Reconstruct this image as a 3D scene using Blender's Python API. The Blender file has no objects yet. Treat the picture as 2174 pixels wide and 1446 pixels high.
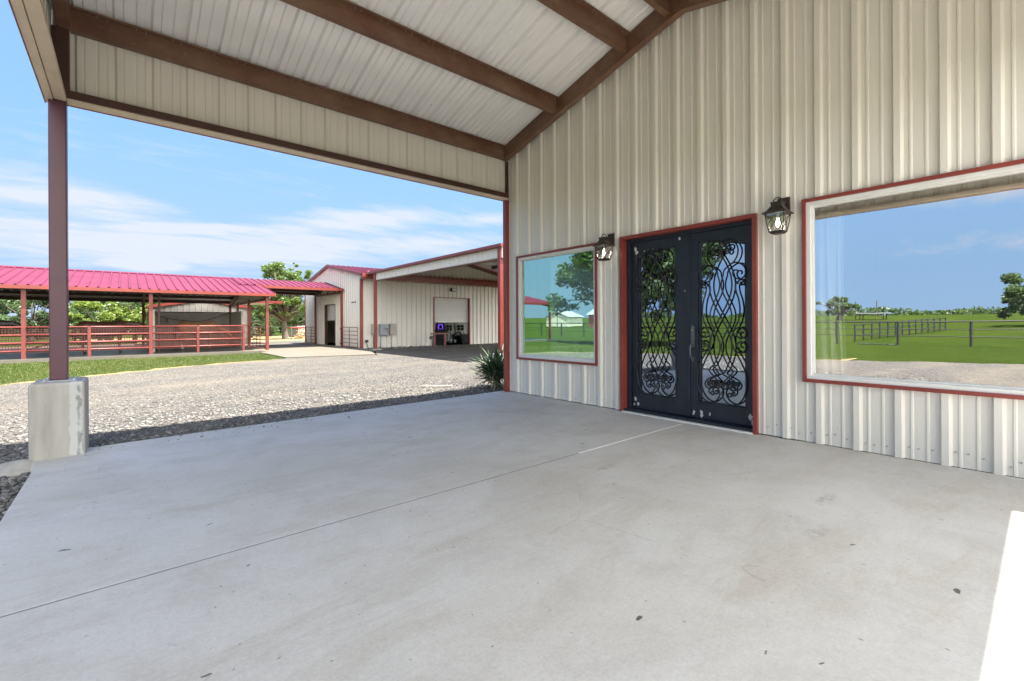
import bpy, bmesh, math, random
import numpy as np
from mathutils import Vector, Matrix
random.seed(7); rng = np.random.default_rng(7)
C = bpy.context.scene.collection
S = bpy.context.scene
R = math.radians
# ------------------------------------------------------------------ camera, world, sun, exposure
cam_d = bpy.data.cameras.new("camera"); cam = bpy.data.objects.new("camera", cam_d); C.objects.link(cam)
cam_d.sensor_width = 36; cam_d.sensor_fit = 'HORIZONTAL'; cam_d.lens = 966.0 / 2174 * 36
cam_d.shift_y = -36.7 / 2174; cam_d.clip_start = 0.05; cam_d.clip_end = 3000
yaw, roll = R(49.61), R(-0.293)
F = Vector((math.cos(yaw), math.sin(yaw), 0)); Rt = Vector((math.sin(yaw), -math.cos(yaw), 0)); Up = Vector((0, 0, 1))
Xc = Rt * math.cos(roll) + Up * math.sin(roll); Yc = Up * math.cos(roll) - Rt * math.sin(roll)
cam.matrix_world = Matrix(((Xc.x, Yc.x, -F.x, 0), (Xc.y, Yc.y, -F.y, 0), (Xc.z, Yc.z, -F.z, 1.226), (0, 0, 0, 1)))
S.camera = cam
sunv = Vector((0.215, -0.235, 1.0)).normalized()
sd = bpy.data.lights.new("sun", 'SUN'); sd.energy = 3.4; sd.angle = R(0.53); sd.color = (1.0, 0.94, 0.84)
so = bpy.data.objects.new("sun", sd); C.objects.link(so); so.rotation_euler = sunv.to_track_quat('Z', 'Y').to_euler()
so.location = (0, 0, 60)
w = bpy.data.worlds.new("World"); S.world = w; w.use_nodes = True
S.view_settings.view_transform = 'Standard'; S.view_settings.look = 'None'; S.view_settings.gamma = 1
S.view_settings.use_curve_mapping = False
S.view_settings.exposure = 2.58
S.cycles.max_bounces = 10; S.cycles.diffuse_bounces = 6; S.cycles.glossy_bounces = 4
S.cycles.transparent_max_bounces = 12; S.cycles.use_denoising = True
S.cycles.caustics_reflective = False; S.cycles.caustics_refractive = False

class NT:
    def __init__(s, nt): s.t = nt; s.n = nt.nodes; s.l = nt.links
    def new(s, ty, **k):
        n = s.n.new(ty)
        for a, b in k.items():
            if a.startswith('_'): setattr(n, a[1:], b)
        return n
    def link(s, a, b): s.l.new(a, b)
    def val(s, sock, v):
        if isinstance(v, (int, float)): sock.default_value = v
        elif isinstance(v, tuple): sock.default_value = v if len(v) == len(sock.default_value) else tuple(v) + (1,)
        else: s.l.new(v, sock)
    def math(s, op, a, b=0.0, c=None, clamp=False):
        n = s.n.new('ShaderNodeMath'); n.operation = op; n.use_clamp = clamp
        s.val(n.inputs[0], a); s.val(n.inputs[1], b)
        if c is not None: s.val(n.inputs[2], c)
        return n.outputs[0]
    def mix(s, f, a, b, bt='MIX'):
        n = s.n.new('ShaderNodeMix'); n.data_type = 'RGBA'; n.blend_type = bt
        s.val(n.inputs[0], f); s.val(n.inputs[6], a); s.val(n.inputs[7], b)
        return n.outputs[2]
    def ramp(s, f, stops, interp='LINEAR'):
        n = s.n.new('ShaderNodeValToRGB'); r = n.color_ramp; r.interpolation = interp
        while len(r.elements) > 1: r.elements.remove(r.elements[-1])
        for i, (p, c) in enumerate(stops):
            e = r.elements[0] if i == 0 else r.elements.new(p)
            e.position = p; e.color = tuple(c) + (1,) if len(c) == 3 else c
        s.l.new(f, n.inputs[0]); return n.outputs[0]
    def noise(s, vec, scale, detail=4, rough=.55, dist=0):
        n = s.n.new('ShaderNodeTexNoise'); n.inputs['Scale'].default_value = scale; n.inputs['Detail'].default_value = detail
        n.inputs['Roughness'].default_value = rough; n.inputs['Distortion'].default_value = dist
        if vec is not None: s.l.new(vec, n.inputs['Vector'])
        return n.outputs[0]
    def voro(s, vec, scale, feature='F1', rnd=1):
        n = s.n.new('ShaderNodeTexVoronoi'); n.feature = feature; n.inputs['Scale'].default_value = scale
        n.inputs['Randomness'].default_value = rnd
        if vec is not None: s.l.new(vec, n.inputs['Vector'])
        return n
    def mapping(s, vec, scale=(1, 1, 1), loc=(0, 0, 0), rot=(0, 0, 0)):
        n = s.n.new('ShaderNodeMapping'); n.inputs['Scale'].default_value = scale; n.inputs['Location'].default_value = loc
        n.inputs['Rotation'].default_value = rot; s.l.new(vec, n.inputs['Vector']); return n.outputs[0]

# ---- sky: Nishita plus thin cirrus by direction
def world():
    n = NT(w.node_tree); w.node_tree.nodes.clear()
    sky = n.new('ShaderNodeTexSky'); sky.sky_type = 'NISHITA'; sky.sun_disc = False
    sky.sun_elevation = math.asin(sunv.z); sky.sun_rotation = math.atan2(sunv.x, sunv.y)
    sky.air_density = 1.0; sky.dust_density = 0.6; sky.ozone_density = 1.0; sky.altitude = 100
    geo = n.new('ShaderNodeTexCoord'); sep = n.new('ShaderNodeSeparateXYZ'); n.link(geo.outputs['Generated'], sep.inputs[0])
    x, y, z = sep.outputs
    az = n.math('ARCTAN2', x, y)            # clockwise from +Y
    el = n.math('ARCSINE', z)
    elc = n.math('MAXIMUM', el, 0.0)
    # perspective cloud-layer coordinates
    inv = n.math('DIVIDE', 1.0, n.math('ADD', n.math('MAXIMUM', z, 0.0), 0.12))
    cx, cy = n.math('MULTIPLY', x, inv), n.math('MULTIPLY', y, inv)
    cv = n.new('ShaderNodeCombineXYZ'); n.link(cx, cv.inputs[0]); n.link(cy, cv.inputs[1])
    v1 = n.mapping(cv.outputs[0], scale=(0.55, 1.5, 1), rot=(0, 0, R(12)))
    n1 = n.noise(v1, 1.7, 9, .62, .7); n2 = n.noise(v1, 6.0, 7, .65, .5)
    def ell(a0, e0, ra, re, rot):
        # soft ellipse around azimuth a0, elevation e0
        da = n.math('SUBTRACT', az, a0); de = n.math('SUBTRACT', el, e0)
        c, s_ = math.cos(rot), math.sin(rot)
        u = n.math('ADD', n.math('MULTIPLY', da, c / ra), n.math('MULTIPLY', de, s_ / ra))
        v = n.math('ADD', n.math('MULTIPLY', da, -s_ / re), n.math('MULTIPLY', de, c / re))
        d = n.math('ADD', n.math('MULTIPLY', u, u), n.math('MULTIPLY', v, v))
        return n.math('SUBTRACT', 1.0, n.math('SQRT', d), clamp=True)
    masks = None
    for a0, e0, ra, re, rot, k in CLOUDS:
        m = n.math('MULTIPLY', ell(a0, e0, ra, re, rot), k * 1.35)
        masks = m if masks is None else n.math('ADD', masks, m)
    tex = n.math('ADD', n.math('MULTIPLY', n1, 0.68), n.math('MULTIPLY', n2, 0.42))
    north = n.math('ADD', .22, n.math('MULTIPLY', n.math('ADD', y, n.math('MULTIPLY', x, .55)), 1.1), clamp=True)
    # low sky is milky
    low = n.math('MULTIPLY', n.math('SUBTRACT', 1.0, n.math('DIVIDE', elc, 0.26), clamp=True), n.math('MULTIPLY', north, 0.24))
    wide = n.math('MULTIPLY', n.math('SUBTRACT', 1.0, n.math('DIVIDE', n.math('ABSOLUTE', n.math('SUBTRACT', elc, 0.35)), 0.5), clamp=True), 0.05)
    dens = n.math('SUBTRACT', n.math('ADD', n.math('ADD', masks, low), wide), n.math('MULTIPLY', n.math('SUBTRACT', 1.0, north), .25))
    cl = n.math('ADD', n.math('MULTIPLY', n.math('SUBTRACT', tex, 0.48), 3.2), n.math('MULTIPLY', n.math('SUBTRACT', dens, 0.30), 1.3))
    cl = n.math('MULTIPLY', cl, 1.0, clamp=True)
    cl = n.math('MULTIPLY', n.math('POWER', cl, 1.15), 0.88)
    hs = n.new('ShaderNodeHueSaturation'); n.link(sky.outputs[0], hs.inputs['Color']); hs.inputs['Saturation'].default_value = 1.05
    hs.inputs['Hue'].default_value = 0.505
    hz = n.math('SUBTRACT', 1.0, n.math('DIVIDE', elc, 1.0), clamp=True)
    base = n.mix(n.math('MULTIPLY', hz, 1.1, clamp=True), hs.outputs[0], (1.08, 2.12, 3.65))
    base = n.mix(n.math('MULTIPLY', n.math('SUBTRACT', 1.0, n.math('DIVIDE', elc, .33), clamp=True), n.math('ADD', .42, n.math('MULTIPLY', north, .33))), base, (2.0, 2.5, 3.1))
    cc = n.mix(cl, base, CLOUDCOL)
    # added bright cloud bank behind the camera, out of view, lifting the porch shade
    fill_dir = n.new('ShaderNodeCombineXYZ'); fill_dir.inputs[0].default_value = .35; fill_dir.inputs[1].default_value = -.94
    dt = n.new('ShaderNodeVectorMath'); dt.operation = 'DOT_PRODUCT'; n.link(geo.outputs['Generated'], dt.inputs[0]); n.link(fill_dir.outputs[0], dt.inputs[1])
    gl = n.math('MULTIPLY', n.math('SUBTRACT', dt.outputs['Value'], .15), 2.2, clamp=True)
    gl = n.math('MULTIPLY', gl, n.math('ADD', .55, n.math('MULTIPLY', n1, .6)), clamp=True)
    cc = n.mix(gl, cc, FILL_CLOUD)
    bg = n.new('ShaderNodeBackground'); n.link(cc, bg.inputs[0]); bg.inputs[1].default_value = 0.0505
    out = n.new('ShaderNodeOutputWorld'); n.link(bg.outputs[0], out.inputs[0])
CLOUDCOL = (2.85, 3.0, 3.3); FILL_CLOUD = (18.5, 18.0, 17.0)
def _azel(px, py):
    d = F + Xc * ((px - 1087) / 966) + Yc * ((686.3 - py) / 966); d.normalize()
    return math.atan2(d.x, d.y), math.asin(d.z)
CLOUDS = []
for px, py, ra, re, rot, k in ((760, 470, .30, .035, R(8), .75), (560, 530, .34, .05, R(4), .7), (880, 520, .25, .03, R(4), .55), (180, 410, .17, .035, R(-6), .7),
                               (130, 500, .30, .05, R(0), .6), (390, 485, .12, .012, R(5), .8), (1040, 465, .12, .02, R(6), .6), (310, 563, .07, .014, 0, .9), (20, 410, .1, .02, 0, .5)):
    a, e = _azel(px, py); CLOUDS.append((a, e, ra, re, rot, k))
# thin cloud over the pasture side
for a, e, ra, re, rot, k in ((-1.52, .20, .40, .045, .10, .85), (-1.30, .32, .35, .05, -.08, .75), (-1.75, .12, .5, .03, 0, .8), (-1.05, .15, .3, .05, .1, .8), (-.85, .3, .3, .06, .2, .7)): CLOUDS.append((a, e, ra, re, rot, k))
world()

# ------------------------------------------------------------------ materials
def pmat(name, col, rough=.5, metal=0, spec=.5, fn=None):
    m = bpy.data.materials.new(name); m.use_nodes = True
    n = NT(m.node_tree); b = n.n['Principled BSDF']
    b.inputs['Base Color'].default_value = tuple(col) + (1,); b.inputs['Roughness'].default_value = rough
    b.inputs['Metallic'].default_value = metal; b.inputs['Specular IOR Level'].default_value = spec
    if fn: fn(n, b)
    return m
def objco(n): return n.new('ShaderNodeTexCoord').outputs['Object']
def bump(n, b, h, strength=.3, dist=.01):
    bp = n.new('ShaderNodeBump'); bp.inputs['Strength'].default_value = strength; bp.inputs['Distance'].default_value = dist
    n.link(h, bp.inputs['Height']); n.link(bp.outputs[0], b.inputs['Normal'])
def vary(col, amt=.12, scale=3.0, streak=None, rough=.4, rv=.12, fine=0.0):
    def f(n, b):
        o = objco(n)
        v = n.mapping(o, scale=streak) if streak else o
        k = n.noise(v, scale, 5, .6)
        dark = tuple(c * (1 - amt) for c in col); lite = tuple(min(1, c * (1 + amt)) for c in col)
        c = n.ramp(k, [(.3, dark), (.7, lite)])
        if fine:
            g = n.noise(o, 220, 2, .5); c = n.mix(fine, c, n.ramp(g, [(.3, tuple(x * .6 for x in col)), (.7, tuple(min(1, x * 1.3) for x in col))]))
        n.link(c, b.inputs['Base Color'])
        r = n.math('ADD', rough - rv / 2, n.math('MULTIPLY', n.noise(o, scale * 4, 3), rv)); n.link(r, b.inputs['Roughness'])
    return f
M = {}
PAN = (.735, .70, .625)
def panel_fn(n, b):
    o = objco(n)
    k = n.noise(n.mapping(o, scale=(1, 1, .12)), 5, 5, .6)      # rain-streak dirt, vertical
    k2 = n.noise(o, 1.1, 4)
    c = n.ramp(k, [(.2, (.705, .668, .59)), (.5, PAN), (.8, (.75, .718, .645))])
    c = n.mix(n.math('MULTIPLY', k2, .25), c, (.65, .625, .555))
    sp = n.voro(o, 5.5); s = n.math('LESS_THAN', sp.outputs['Distance'], .018)
    c = n.mix(n.math('MULTIPLY', s, .55), c, (.16, .12, .09))
    n.link(c, b.inputs['Base Color'])
    n.link(n.math('ADD', .30, n.math('MULTIPLY', k, .16)), b.inputs['Roughness'])
    bump(n, b, n.noise(n.mapping(o, scale=(1, 1, .4)), 2.2, 2), .12, .02)
M['panel'] = pmat('painted_panel', PAN, .38, fn=panel_fn)
def ceil_fn(n, b):
    o = objco(n)
    k = n.noise(n.mapping(o, scale=(1.2, .25, .25)), 4, 5, .6)
    c = n.ramp(k, [(.2, (.85, .845, .815)), (.55, (.88, .875, .85)), (.8, (.89, .885, .865))])
    sp = n.voro(o, 2.6); s = n.math('LESS_THAN', sp.outputs['Distance'], .03)
    c = n.mix(n.math('MULTIPLY', s, .7), c, (.10, .08, .06))
    n.link(c, b.inputs['Base Color']); b.inputs['Roughness'].default_value = .25; b.inputs['Metallic'].default_value = .15
    bump(n, b, n.noise(o, 3, 2), .1, .02)
M['ceiling'] = pmat('white_underside', (.68, .66, .6), .33, fn=ceil_fn)
M['red'] = pmat('red_trim', (.36, .055, .035), .32, fn=vary((.235, .045, .034), .14, 2.5, rough=.34))
M['redpipe'] = pmat('red_pipe', (.38, .06, .05), .38, fn=vary((.185, .042, .036), .20, 5, rough=.45))
M['roof'] = pmat('red_roof', (.5, .05, .09), .3, spec=.2, fn=vary((.135, .022, .046), .14, 1.2, rough=.42))
M['postred'] = pmat('post_paint', (.16, .04, .05), .35, fn=vary((.068, .020, .034), .15, 4, rough=.36, fine=.12))
def prim_fn(n, b):
    o = objco(n)
    k = n.noise(n.mapping(o, scale=(.6, 1, 1)), 3.2, 6, .65); k2 = n.noise(o, 26, 4, .6)
    c = n.ramp(k, [(.28, (.105, .042, .025)), (.5, (.155, .082, .048)), (.72, (.20, .125, .080))])
    c = n.mix(n.math('MULTIPLY', n.math('GREATER_THAN', k2, .66), .5), c, (.26, .2, .14))
    n.link(c, b.inputs['Base Color']); n.link(n.math('ADD', .34, n.math('MULTIPLY', k2, .25)), b.inputs['Roughness'])
M['primer'] = pmat('primer_steel', (.12, .06, .035), .45, fn=prim_fn)
M['brown'] = pmat('dark_steel', (.06, .025, .02), .45, fn=vary((.065, .028, .02), .2, 4))
M['tanflash'] = pmat('tan_flashing', (.5, .40, .30), .35, fn=vary((.60, .50, .39), .08, 5, rough=.35))
M['white'] = pmat('white_vinyl', (.74, .74, .71), .35, fn=vary((.74, .74, .71), .04, 6, rough=.35))
M['iron'] = pmat('black_iron', (.014, .016, .022), .33, spec=.6, fn=vary((.012, .016, .028), .3, 7, rough=.34))
M['ironwork'] = pmat('scroll_iron', (.012, .012, .014), .42, spec=.5, fn=vary((.013, .013, .015), .3, 30, rough=.42))
M['chip'] = pmat('bare_primer', (.55, .57, .58), .6, fn=vary((.55, .57, .58), .15, 40))
M['bronze'] = pmat('bronze_handle', (.13, .14, .16), .3, .7, fn=vary((.13, .14, .16), .3, 30, rough=.34))
M['lantern'] = pmat('lantern_metal', (.028, .022, .016), .5, fn=vary((.03, .023, .017), .3, 40, rough=.5))
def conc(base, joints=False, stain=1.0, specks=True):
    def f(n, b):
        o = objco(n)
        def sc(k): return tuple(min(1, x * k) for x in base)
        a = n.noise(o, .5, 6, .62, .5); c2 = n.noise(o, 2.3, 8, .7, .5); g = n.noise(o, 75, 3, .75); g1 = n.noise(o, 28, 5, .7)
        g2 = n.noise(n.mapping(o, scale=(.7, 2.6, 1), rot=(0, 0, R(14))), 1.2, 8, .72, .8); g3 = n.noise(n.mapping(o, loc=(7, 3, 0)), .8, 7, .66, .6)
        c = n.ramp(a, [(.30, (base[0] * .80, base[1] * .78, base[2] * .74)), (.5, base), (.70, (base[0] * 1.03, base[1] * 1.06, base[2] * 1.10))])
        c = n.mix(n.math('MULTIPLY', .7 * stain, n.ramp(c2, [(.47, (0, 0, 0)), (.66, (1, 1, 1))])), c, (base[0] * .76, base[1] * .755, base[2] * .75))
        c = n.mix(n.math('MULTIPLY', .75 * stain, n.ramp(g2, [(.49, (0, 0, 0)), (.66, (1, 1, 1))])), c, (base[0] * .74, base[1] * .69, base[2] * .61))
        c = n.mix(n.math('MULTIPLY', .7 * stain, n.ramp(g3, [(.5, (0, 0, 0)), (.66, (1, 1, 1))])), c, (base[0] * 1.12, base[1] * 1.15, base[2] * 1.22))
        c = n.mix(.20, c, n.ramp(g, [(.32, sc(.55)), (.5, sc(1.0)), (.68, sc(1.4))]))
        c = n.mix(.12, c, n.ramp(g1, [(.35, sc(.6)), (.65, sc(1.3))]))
        if specks:
            w_ = n.new('ShaderNodeTexNoise'); w_.inputs['Scale'].default_value = 16; w_.inputs['Detail'].default_value = 3
            n.link(o, w_.inputs['Vector'])
            mv = n.new('ShaderNodeVectorMath'); mv.operation = 'SCALE'; n.link(w_.outputs['Color'], mv.inputs[0]); mv.inputs['Scale'].default_value = .05
            av = n.new('ShaderNodeVectorMath'); av.operation = 'ADD'; n.link(o, av.inputs[0]); n.link(mv.outputs[0], av.inputs[1])
            def sp(scale, thr, keep, strength, col, c, stretch=(1, 1, 1), rot=0.0):
                v = n.voro(n.mapping(av.outputs[0], scale=stretch, rot=(0, 0, rot)), scale); r_ = n.new('ShaderNodeSeparateColor'); n.link(v.outputs['Color'], r_.inputs[0])
                m = n.math('MULTIPLY', n.math('LESS_THAN', v.outputs['Distance'], n.math('MULTIPLY', thr, r_.outputs[1])), n.math('GREATER_THAN', r_.outputs[0], keep))
                return n.mix(n.math('MULTIPLY', m, strength), c, col)
            c = sp(3.0, .06, .12, .85, (.035, .032, .03), c, (.7, 1.4, 1), .5)
            c = sp(8.0, .09, .60, .8, (.05, .045, .045), c, (.6, 1.5, 1), -.3)
            c = sp(22.0, .16, .80, .55, (.10, .095, .09), c)
            vm = n.voro(n.mapping(av.outputs[0], scale=(.55, 1.9, 1), rot=(0, 0, R(-30))), 1.25); rm = n.new('ShaderNodeSeparateColor'); n.link(vm.outputs['Color'], rm.inputs[0])
            s3 = n.math('MULTIPLY', n.math('MULTIPLY', n.ramp(vm.outputs['Distance'], [(.02, (1, 1, 1)), (.14, (0, 0, 0))]), n.math('GREATER_THAN', rm.outputs[1], .45)), n.ramp(n.noise(o, 22, 6, .75), [(.42, (0, 0, 0)), (.62, (1, 1, 1))]))
            c = n.mix(n.math('MULTIPLY', s3, .85), c, (.12, .12, .125))
            vc = n.voro(av.outputs[0], .38, 'DISTANCE_TO_EDGE'); ck = n.math('MULTIPLY', n.math('LESS_THAN', vc.outputs['Distance'], .0016), n.math('GREATER_THAN', n.noise(o, .9, 3), .53))
            c = n.mix(n.math('MULTIPLY', ck, .22), c, (.16, .15, .14))
        n.link(c, b.inputs['Base Color'])
        n.link(n.math('ADD', .48, n.math('MULTIPLY', c2, .35)), b.inputs['Roughness'])
        h = n.math('ADD', n.math('MULTIPLY', g, .3), n.math('MULTIPLY', c2, .5)); bump(n, b, h, .3, .004)
    return f
M['slab'] = pmat('porch_concrete', (.56, .55, .54), .65, fn=conc((.515, .50, .468)))
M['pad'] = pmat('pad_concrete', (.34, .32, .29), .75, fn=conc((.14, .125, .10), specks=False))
M['caulk'] = pmat('joint_caulk', (.6, .59, .56), .7, fn=vary((.76, .75, .71), .12, 14))
M['jointdark'] = pmat('joint_dirt', (.10, .085, .07), .9, fn=vary((.10, .085, .07), .4, 15))
def pier_fn(n, b):
    o = objco(n)
    k = n.noise(n.mapping(o, scale=(1, 1, .14)), 9, 6, .6, .2); k2 = n.noise(o, 13, 6, .65, .5); g = n.noise(o, 260, 2)
    c = n.ramp(k, [(.28, (.24, .23, .205)), (.5, (.335, .325, .295)), (.75, (.42, .41, .38))])
    sx = n.new('ShaderNodeSeparateXYZ'); n.link(o, sx.inputs[0])
    band = n.math('SUBTRACT', 1.0, n.math('MULTIPLY', n.math('ABSOLUTE', n.math('SUBTRACT', sx.outputs[0], .125)), 12), clamp=True)
    wht = n.math('MULTIPLY', n.math('GREATER_THAN', n.math('ADD', band, n.math('MULTIPLY', k2, .8)), .86), .75)
    c = n.mix(wht, c, (.50, .52, .52))
    k3 = n.noise(n.mapping(o, scale=(1, 1, .55), loc=(3, 1, 2)), 8, 7, .68, .6); wid = n.math('SUBTRACT', 1.0, n.math('MULTIPLY', n.math('ABSOLUTE', n.math('SUBTRACT', sx.outputs[0], .142)), 13), clamp=True)
    bl = n.math('MULTIPLY', n.ramp(n.math('ADD', n.math('MULTIPLY', wid, .42), n.math('MULTIPLY', k3, .95)), [(.80, (0, 0, 0)), (.90, (1, 1, 1))]), .72)
    c = n.mix(bl, c, (.10, .11, .12)); c = n.mix(.2, c, n.ramp(g, [(.3, (.18, .17, .15)), (.7, (.5, .48, .42))]))
    n.link(c, b.inputs['Base Color']); b.inputs['Roughness'].default_value = .8; bump(n, b, n.math('ADD', k2, g), .25, .004)
M['pier'] = pmat('pier_concrete', (.36, .34, .29), .8, fn=pier_fn)
def gravel_fn(n, b):
    o = objco(n)
    v = n.voro(o, 44); v2 = n.voro(o, 19)
    hs = n.new('ShaderNodeSeparateColor'); n.link(v.outputs['Color'], hs.inputs[0])
    c = n.ramp(hs.outputs[0], [(0, (.040, .038, .035)), (.3, (.083, .077, .069)), (.62, (.14, .131, .118)), (.9, (.22, .208, .19)), (1, (.30, .285, .265))])
    d1 = n.ramp(v.outputs['Distance'], [(.35, (1, 1, 1)), (.75, (.38, .36, .35))])
    c = n.mix(1, c, d1, 'MULTIPLY')
    big = n.noise(n.mapping(o, scale=(.5, 1.3, 1)), .5, 5, .6, .4); dirt = n.ramp(big, [(.48, (0, 0, 0)), (.68, (1, 1, 1))])
    c = n.mix(n.math('MULTIPLY', dirt, .42), c, (.19, .155, .11))
    sp = n.new('ShaderNodeSeparateXYZ'); n.link(o, sp.inputs[0]); wob = n.math('ADD', n.math('ADD', sp.outputs[1], n.math('MULTIPLY', sp.outputs[0], -.16)), n.math('MULTIPLY', n.noise(o, .25, 4), 2.2))
    tr = n.math('SUBTRACT', 1.0, n.math('MULTIPLY', n.math('ABSOLUTE', n.math('SUBTRACT', n.math('PINGPONG', n.math('ADD', wob, -10.6), 1.7), .85)), 2.4), clamp=True)
    c = n.mix(n.math('MULTIPLY', n.math('MULTIPLY', tr, n.ramp(n.noise(o, 1.6, 6, .7), [(.4, (0, 0, 0)), (.6, (1, 1, 1))])), .45), c, (.20, .175, .14))
    n.link(c, b.inputs['Base Color']); b.inputs['Roughness'].default_value = .9
    h = n.math('ADD', n.math('MULTIPLY', n.math('SUBTRACT', .8, v.outputs['Distance']), 1.0), n.math('MULTIPLY', v2.outputs['Distance'], -.5))
    bump(n, b, h, .9, .03)
M['gravel'] = pmat('gravel', (.24, .22, .2), .9, fn=gravel_fn)
def stone_fn(n, b):
    g = n.new('ShaderNodeNewGeometry')
    c = n.ramp(g.outputs['Random Per Island'], [(0, (.05, .048, .046)), (.35, (.095, .09, .086)), (.7, (.16, .152, .14)), (1, (.32, .305, .285))])
    n.link(n.mix(.3, c, n.ramp(n.noise(objco(n), 60, 3), [(.3, (.09, .085, .08)), (.7, (.26, .25, .235))])), b.inputs['Base Color']); b.inputs['Roughness'].default_value = .8
M['stone'] = pmat('gravel_stone', (.25, .24, .22), .8, fn=stone_fn)
def grass_fn(dry):
    def f(n, b):
        o = objco(n)
        a = n.noise(o, .35, 5, .6, .5); k = n.noise(n.mapping(o, scale=(1, 1, 1)), 9, 6, .7); g = n.noise(o, 55, 4, .7)
        c = n.ramp(k, [(.3, (.010, .022, .003)), (.5, (.026, .050, .007)), (.72, (.062, .092, .016))])
        c = n.mix(n.math('MULTIPLY', n.ramp(a, [(.42, (0, 0, 0)), (.72, (1, 1, 1))]), dry), c, (.17, .14, .06))
        lf = n.noise(n.mapping(o, scale=(.35, 1, 1)), .22, 6, .65, .6)
        c = n.mix(n.math('MULTIPLY', n.ramp(lf, [(.44, (0, 0, 0)), (.62, (1, 1, 1))]), .62), c, (.016, .034, .006))
        c = n.mix(.35, c, n.ramp(g, [(.3, (.009, .02, .004)), (.7, (.075, .10, .022))]))
        n.link(c, b.inputs['Base Color']); b.inputs['Roughness'].default_value = 1.0; b.inputs['Specular IOR Level'].default_value = .0
        bump(n, b, g, .8, .05)
    return f
M['lawn'] = pmat('lawn', (.06, .1, .03), .85, fn=grass_fn(.6))
M['field'] = pmat('field', (.06, .1, .03), .85, fn=grass_fn(.12))
def drygrass_fn(n, b):
    o = objco(n); k = n.noise(o, 3, 6, .7)
    n.link(n.ramp(k, [(.3, (.16, .11, .05)), (.5, (.27, .2, .09)), (.7, (.12, .14, .045))]), b.inputs['Base Color']); b.inputs['Roughness'].default_value = .9
M['drygrass'] = pmat('dry_ground', (.3, .22, .1), .9, fn=drygrass_fn)
def leaf(cols, trans=.35, add=(.16, .22, .03)):
    m = bpy.data.materials.new('foliage'); m.use_nodes = True; n = NT(m.node_tree); n.n.clear()
    g = n.new('ShaderNodeNewGeometry'); k = n.noise(objco(n), .8, 3)
    f = n.math('ADD', n.math('MULTIPLY', g.outputs['Random Per Island'], .65), n.math('MULTIPLY', k, .5))
    c = n.ramp(f, [(.15 + .7 * i / (len(cols) - 1), x) for i, x in enumerate(cols)])
    d = n.new('ShaderNodeBsdfDiffuse'); t = n.new('ShaderNodeBsdfTranslucent'); gl = n.new('ShaderNodeBsdfGlossy'); gl.inputs['Roughness'].default_value = .45
    n.link(c, d.inputs[0]); n.link(n.mix(.5, c, add, 'ADD'), t.inputs[0])
    mx = n.new('ShaderNodeMixShader'); mx.inputs[0].default_value = trans; n.link(d.outputs[0], mx.inputs[1]); n.link(t.outputs[0], mx.inputs[2])
    m2 = n.new('ShaderNodeMixShader'); m2.inputs[0].default_value = .05; n.link(mx.outputs[0], m2.inputs[1]); n.link(gl.outputs[0], m2.inputs[2])
    out = n.new('ShaderNodeOutputMaterial'); n.link(m2.outputs[0], out.inputs[0]); return m
M['leaf_pecan'] = leaf([(.05, .10, .02), (.095, .165, .035), (.15, .22, .055)])
M['leaf_dark'] = leaf([(.022, .052, .016), (.045, .09, .026), (.075, .13, .04)])
M['leaf_blue'] = leaf([(.045, .09, .04), (.08, .14, .06), (.12, .19, .085)])
M['leaf_lime'] = leaf([(.085, .14, .02), (.14, .205, .03), (.19, .25, .045)])
M['blade'] = leaf([(.05, .09, .015), (.09, .14, .03), (.17, .18, .06)], .3)
M['yucca'] = leaf([(.035, .07, .035), (.07, .125, .055), (.15, .20, .11)], .18)
M['yucca_dry'] = leaf([(.28, .22, .12), (.4, .33, .2), (.5, .43, .28)], .1)
M['bark'] = pmat('bark', (.10, .08, .06), .9, fn=vary((.11, .09, .07), .45, 9, streak=(1, 1, .3), rough=.9))
def glass(name, gcol, fac, tcol):
    m = bpy.data.materials.new(name); m.use_nodes = True; n = NT(m.node_tree); n.n.clear()
    g = n.new('ShaderNodeBsdfGlossy'); g.inputs['Roughness'].default_value = 0.0; g.inputs[0].default_value = gcol + (1,)
    t = n.new('ShaderNodeBsdfTransparent'); t.inputs[0].default_value = tcol + (1,)
    fr = n.new('ShaderNodeFresnel'); fr.inputs[0].default_value = 1.5
    f = n.math('ADD', fac, n.math('MULTIPLY', fr.outputs[0], 1 - fac), clamp=True)
    bp = n.new('ShaderNodeBump'); bp.inputs['Strength'].default_value = .02; bp.inputs['Distance'].default_value = .01
    n.link(n.noise(objco(n), 2.0, 2), bp.inputs['Height']); n.link(bp.outputs[0], g.inputs['Normal'])
    mx = n.new('ShaderNodeMixShader'); n.link(f, mx.inputs[0]); n.link(t.outputs[0], mx.inputs[1]); n.link(g.outputs[0], mx.inputs[2])
    o = n.new('ShaderNodeOutputMaterial'); n.link(mx.outputs[0], o.inputs[0]); return m
M['glass_blue'] = glass('picture_glass', (1.0, 1.0, 1.0), .70, (.95, 1.0, 1.0))
M['glass_green'] = glass('tinted_glass', (.70, 1.0, .86), .56, (.72, 1.0, .88))
M['glass_door'] = glass('door_glass', (.60, .68, .78), .70, (.5, .55, .6))
M['glass_clear'] = glass('lantern_glass', (.9, .9, .9), .10, (.97, .97, .95))
M['curtain'] = leaf([(.84, .86, .86), (.88, .90, .90), (.92, .93, .93)], .35, (0.0, 0.0, 0.0))
M['dark'] = pmat('dark_interior', (.02, .02, .022), .8, spec=.05, fn=vary((.012, .012, .014), .3, 3))
M['wallin'] = pmat('inner_cladding', (.6, .6, .58), .5, fn=vary((.60, .60, .58), .06, 3))
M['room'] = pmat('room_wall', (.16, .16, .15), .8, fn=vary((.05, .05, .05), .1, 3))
M['shadefloor'] = pmat('workshop_floor', (.2, .19, .18), .7, fn=vary((.2, .19, .18), .2, 3))
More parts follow.
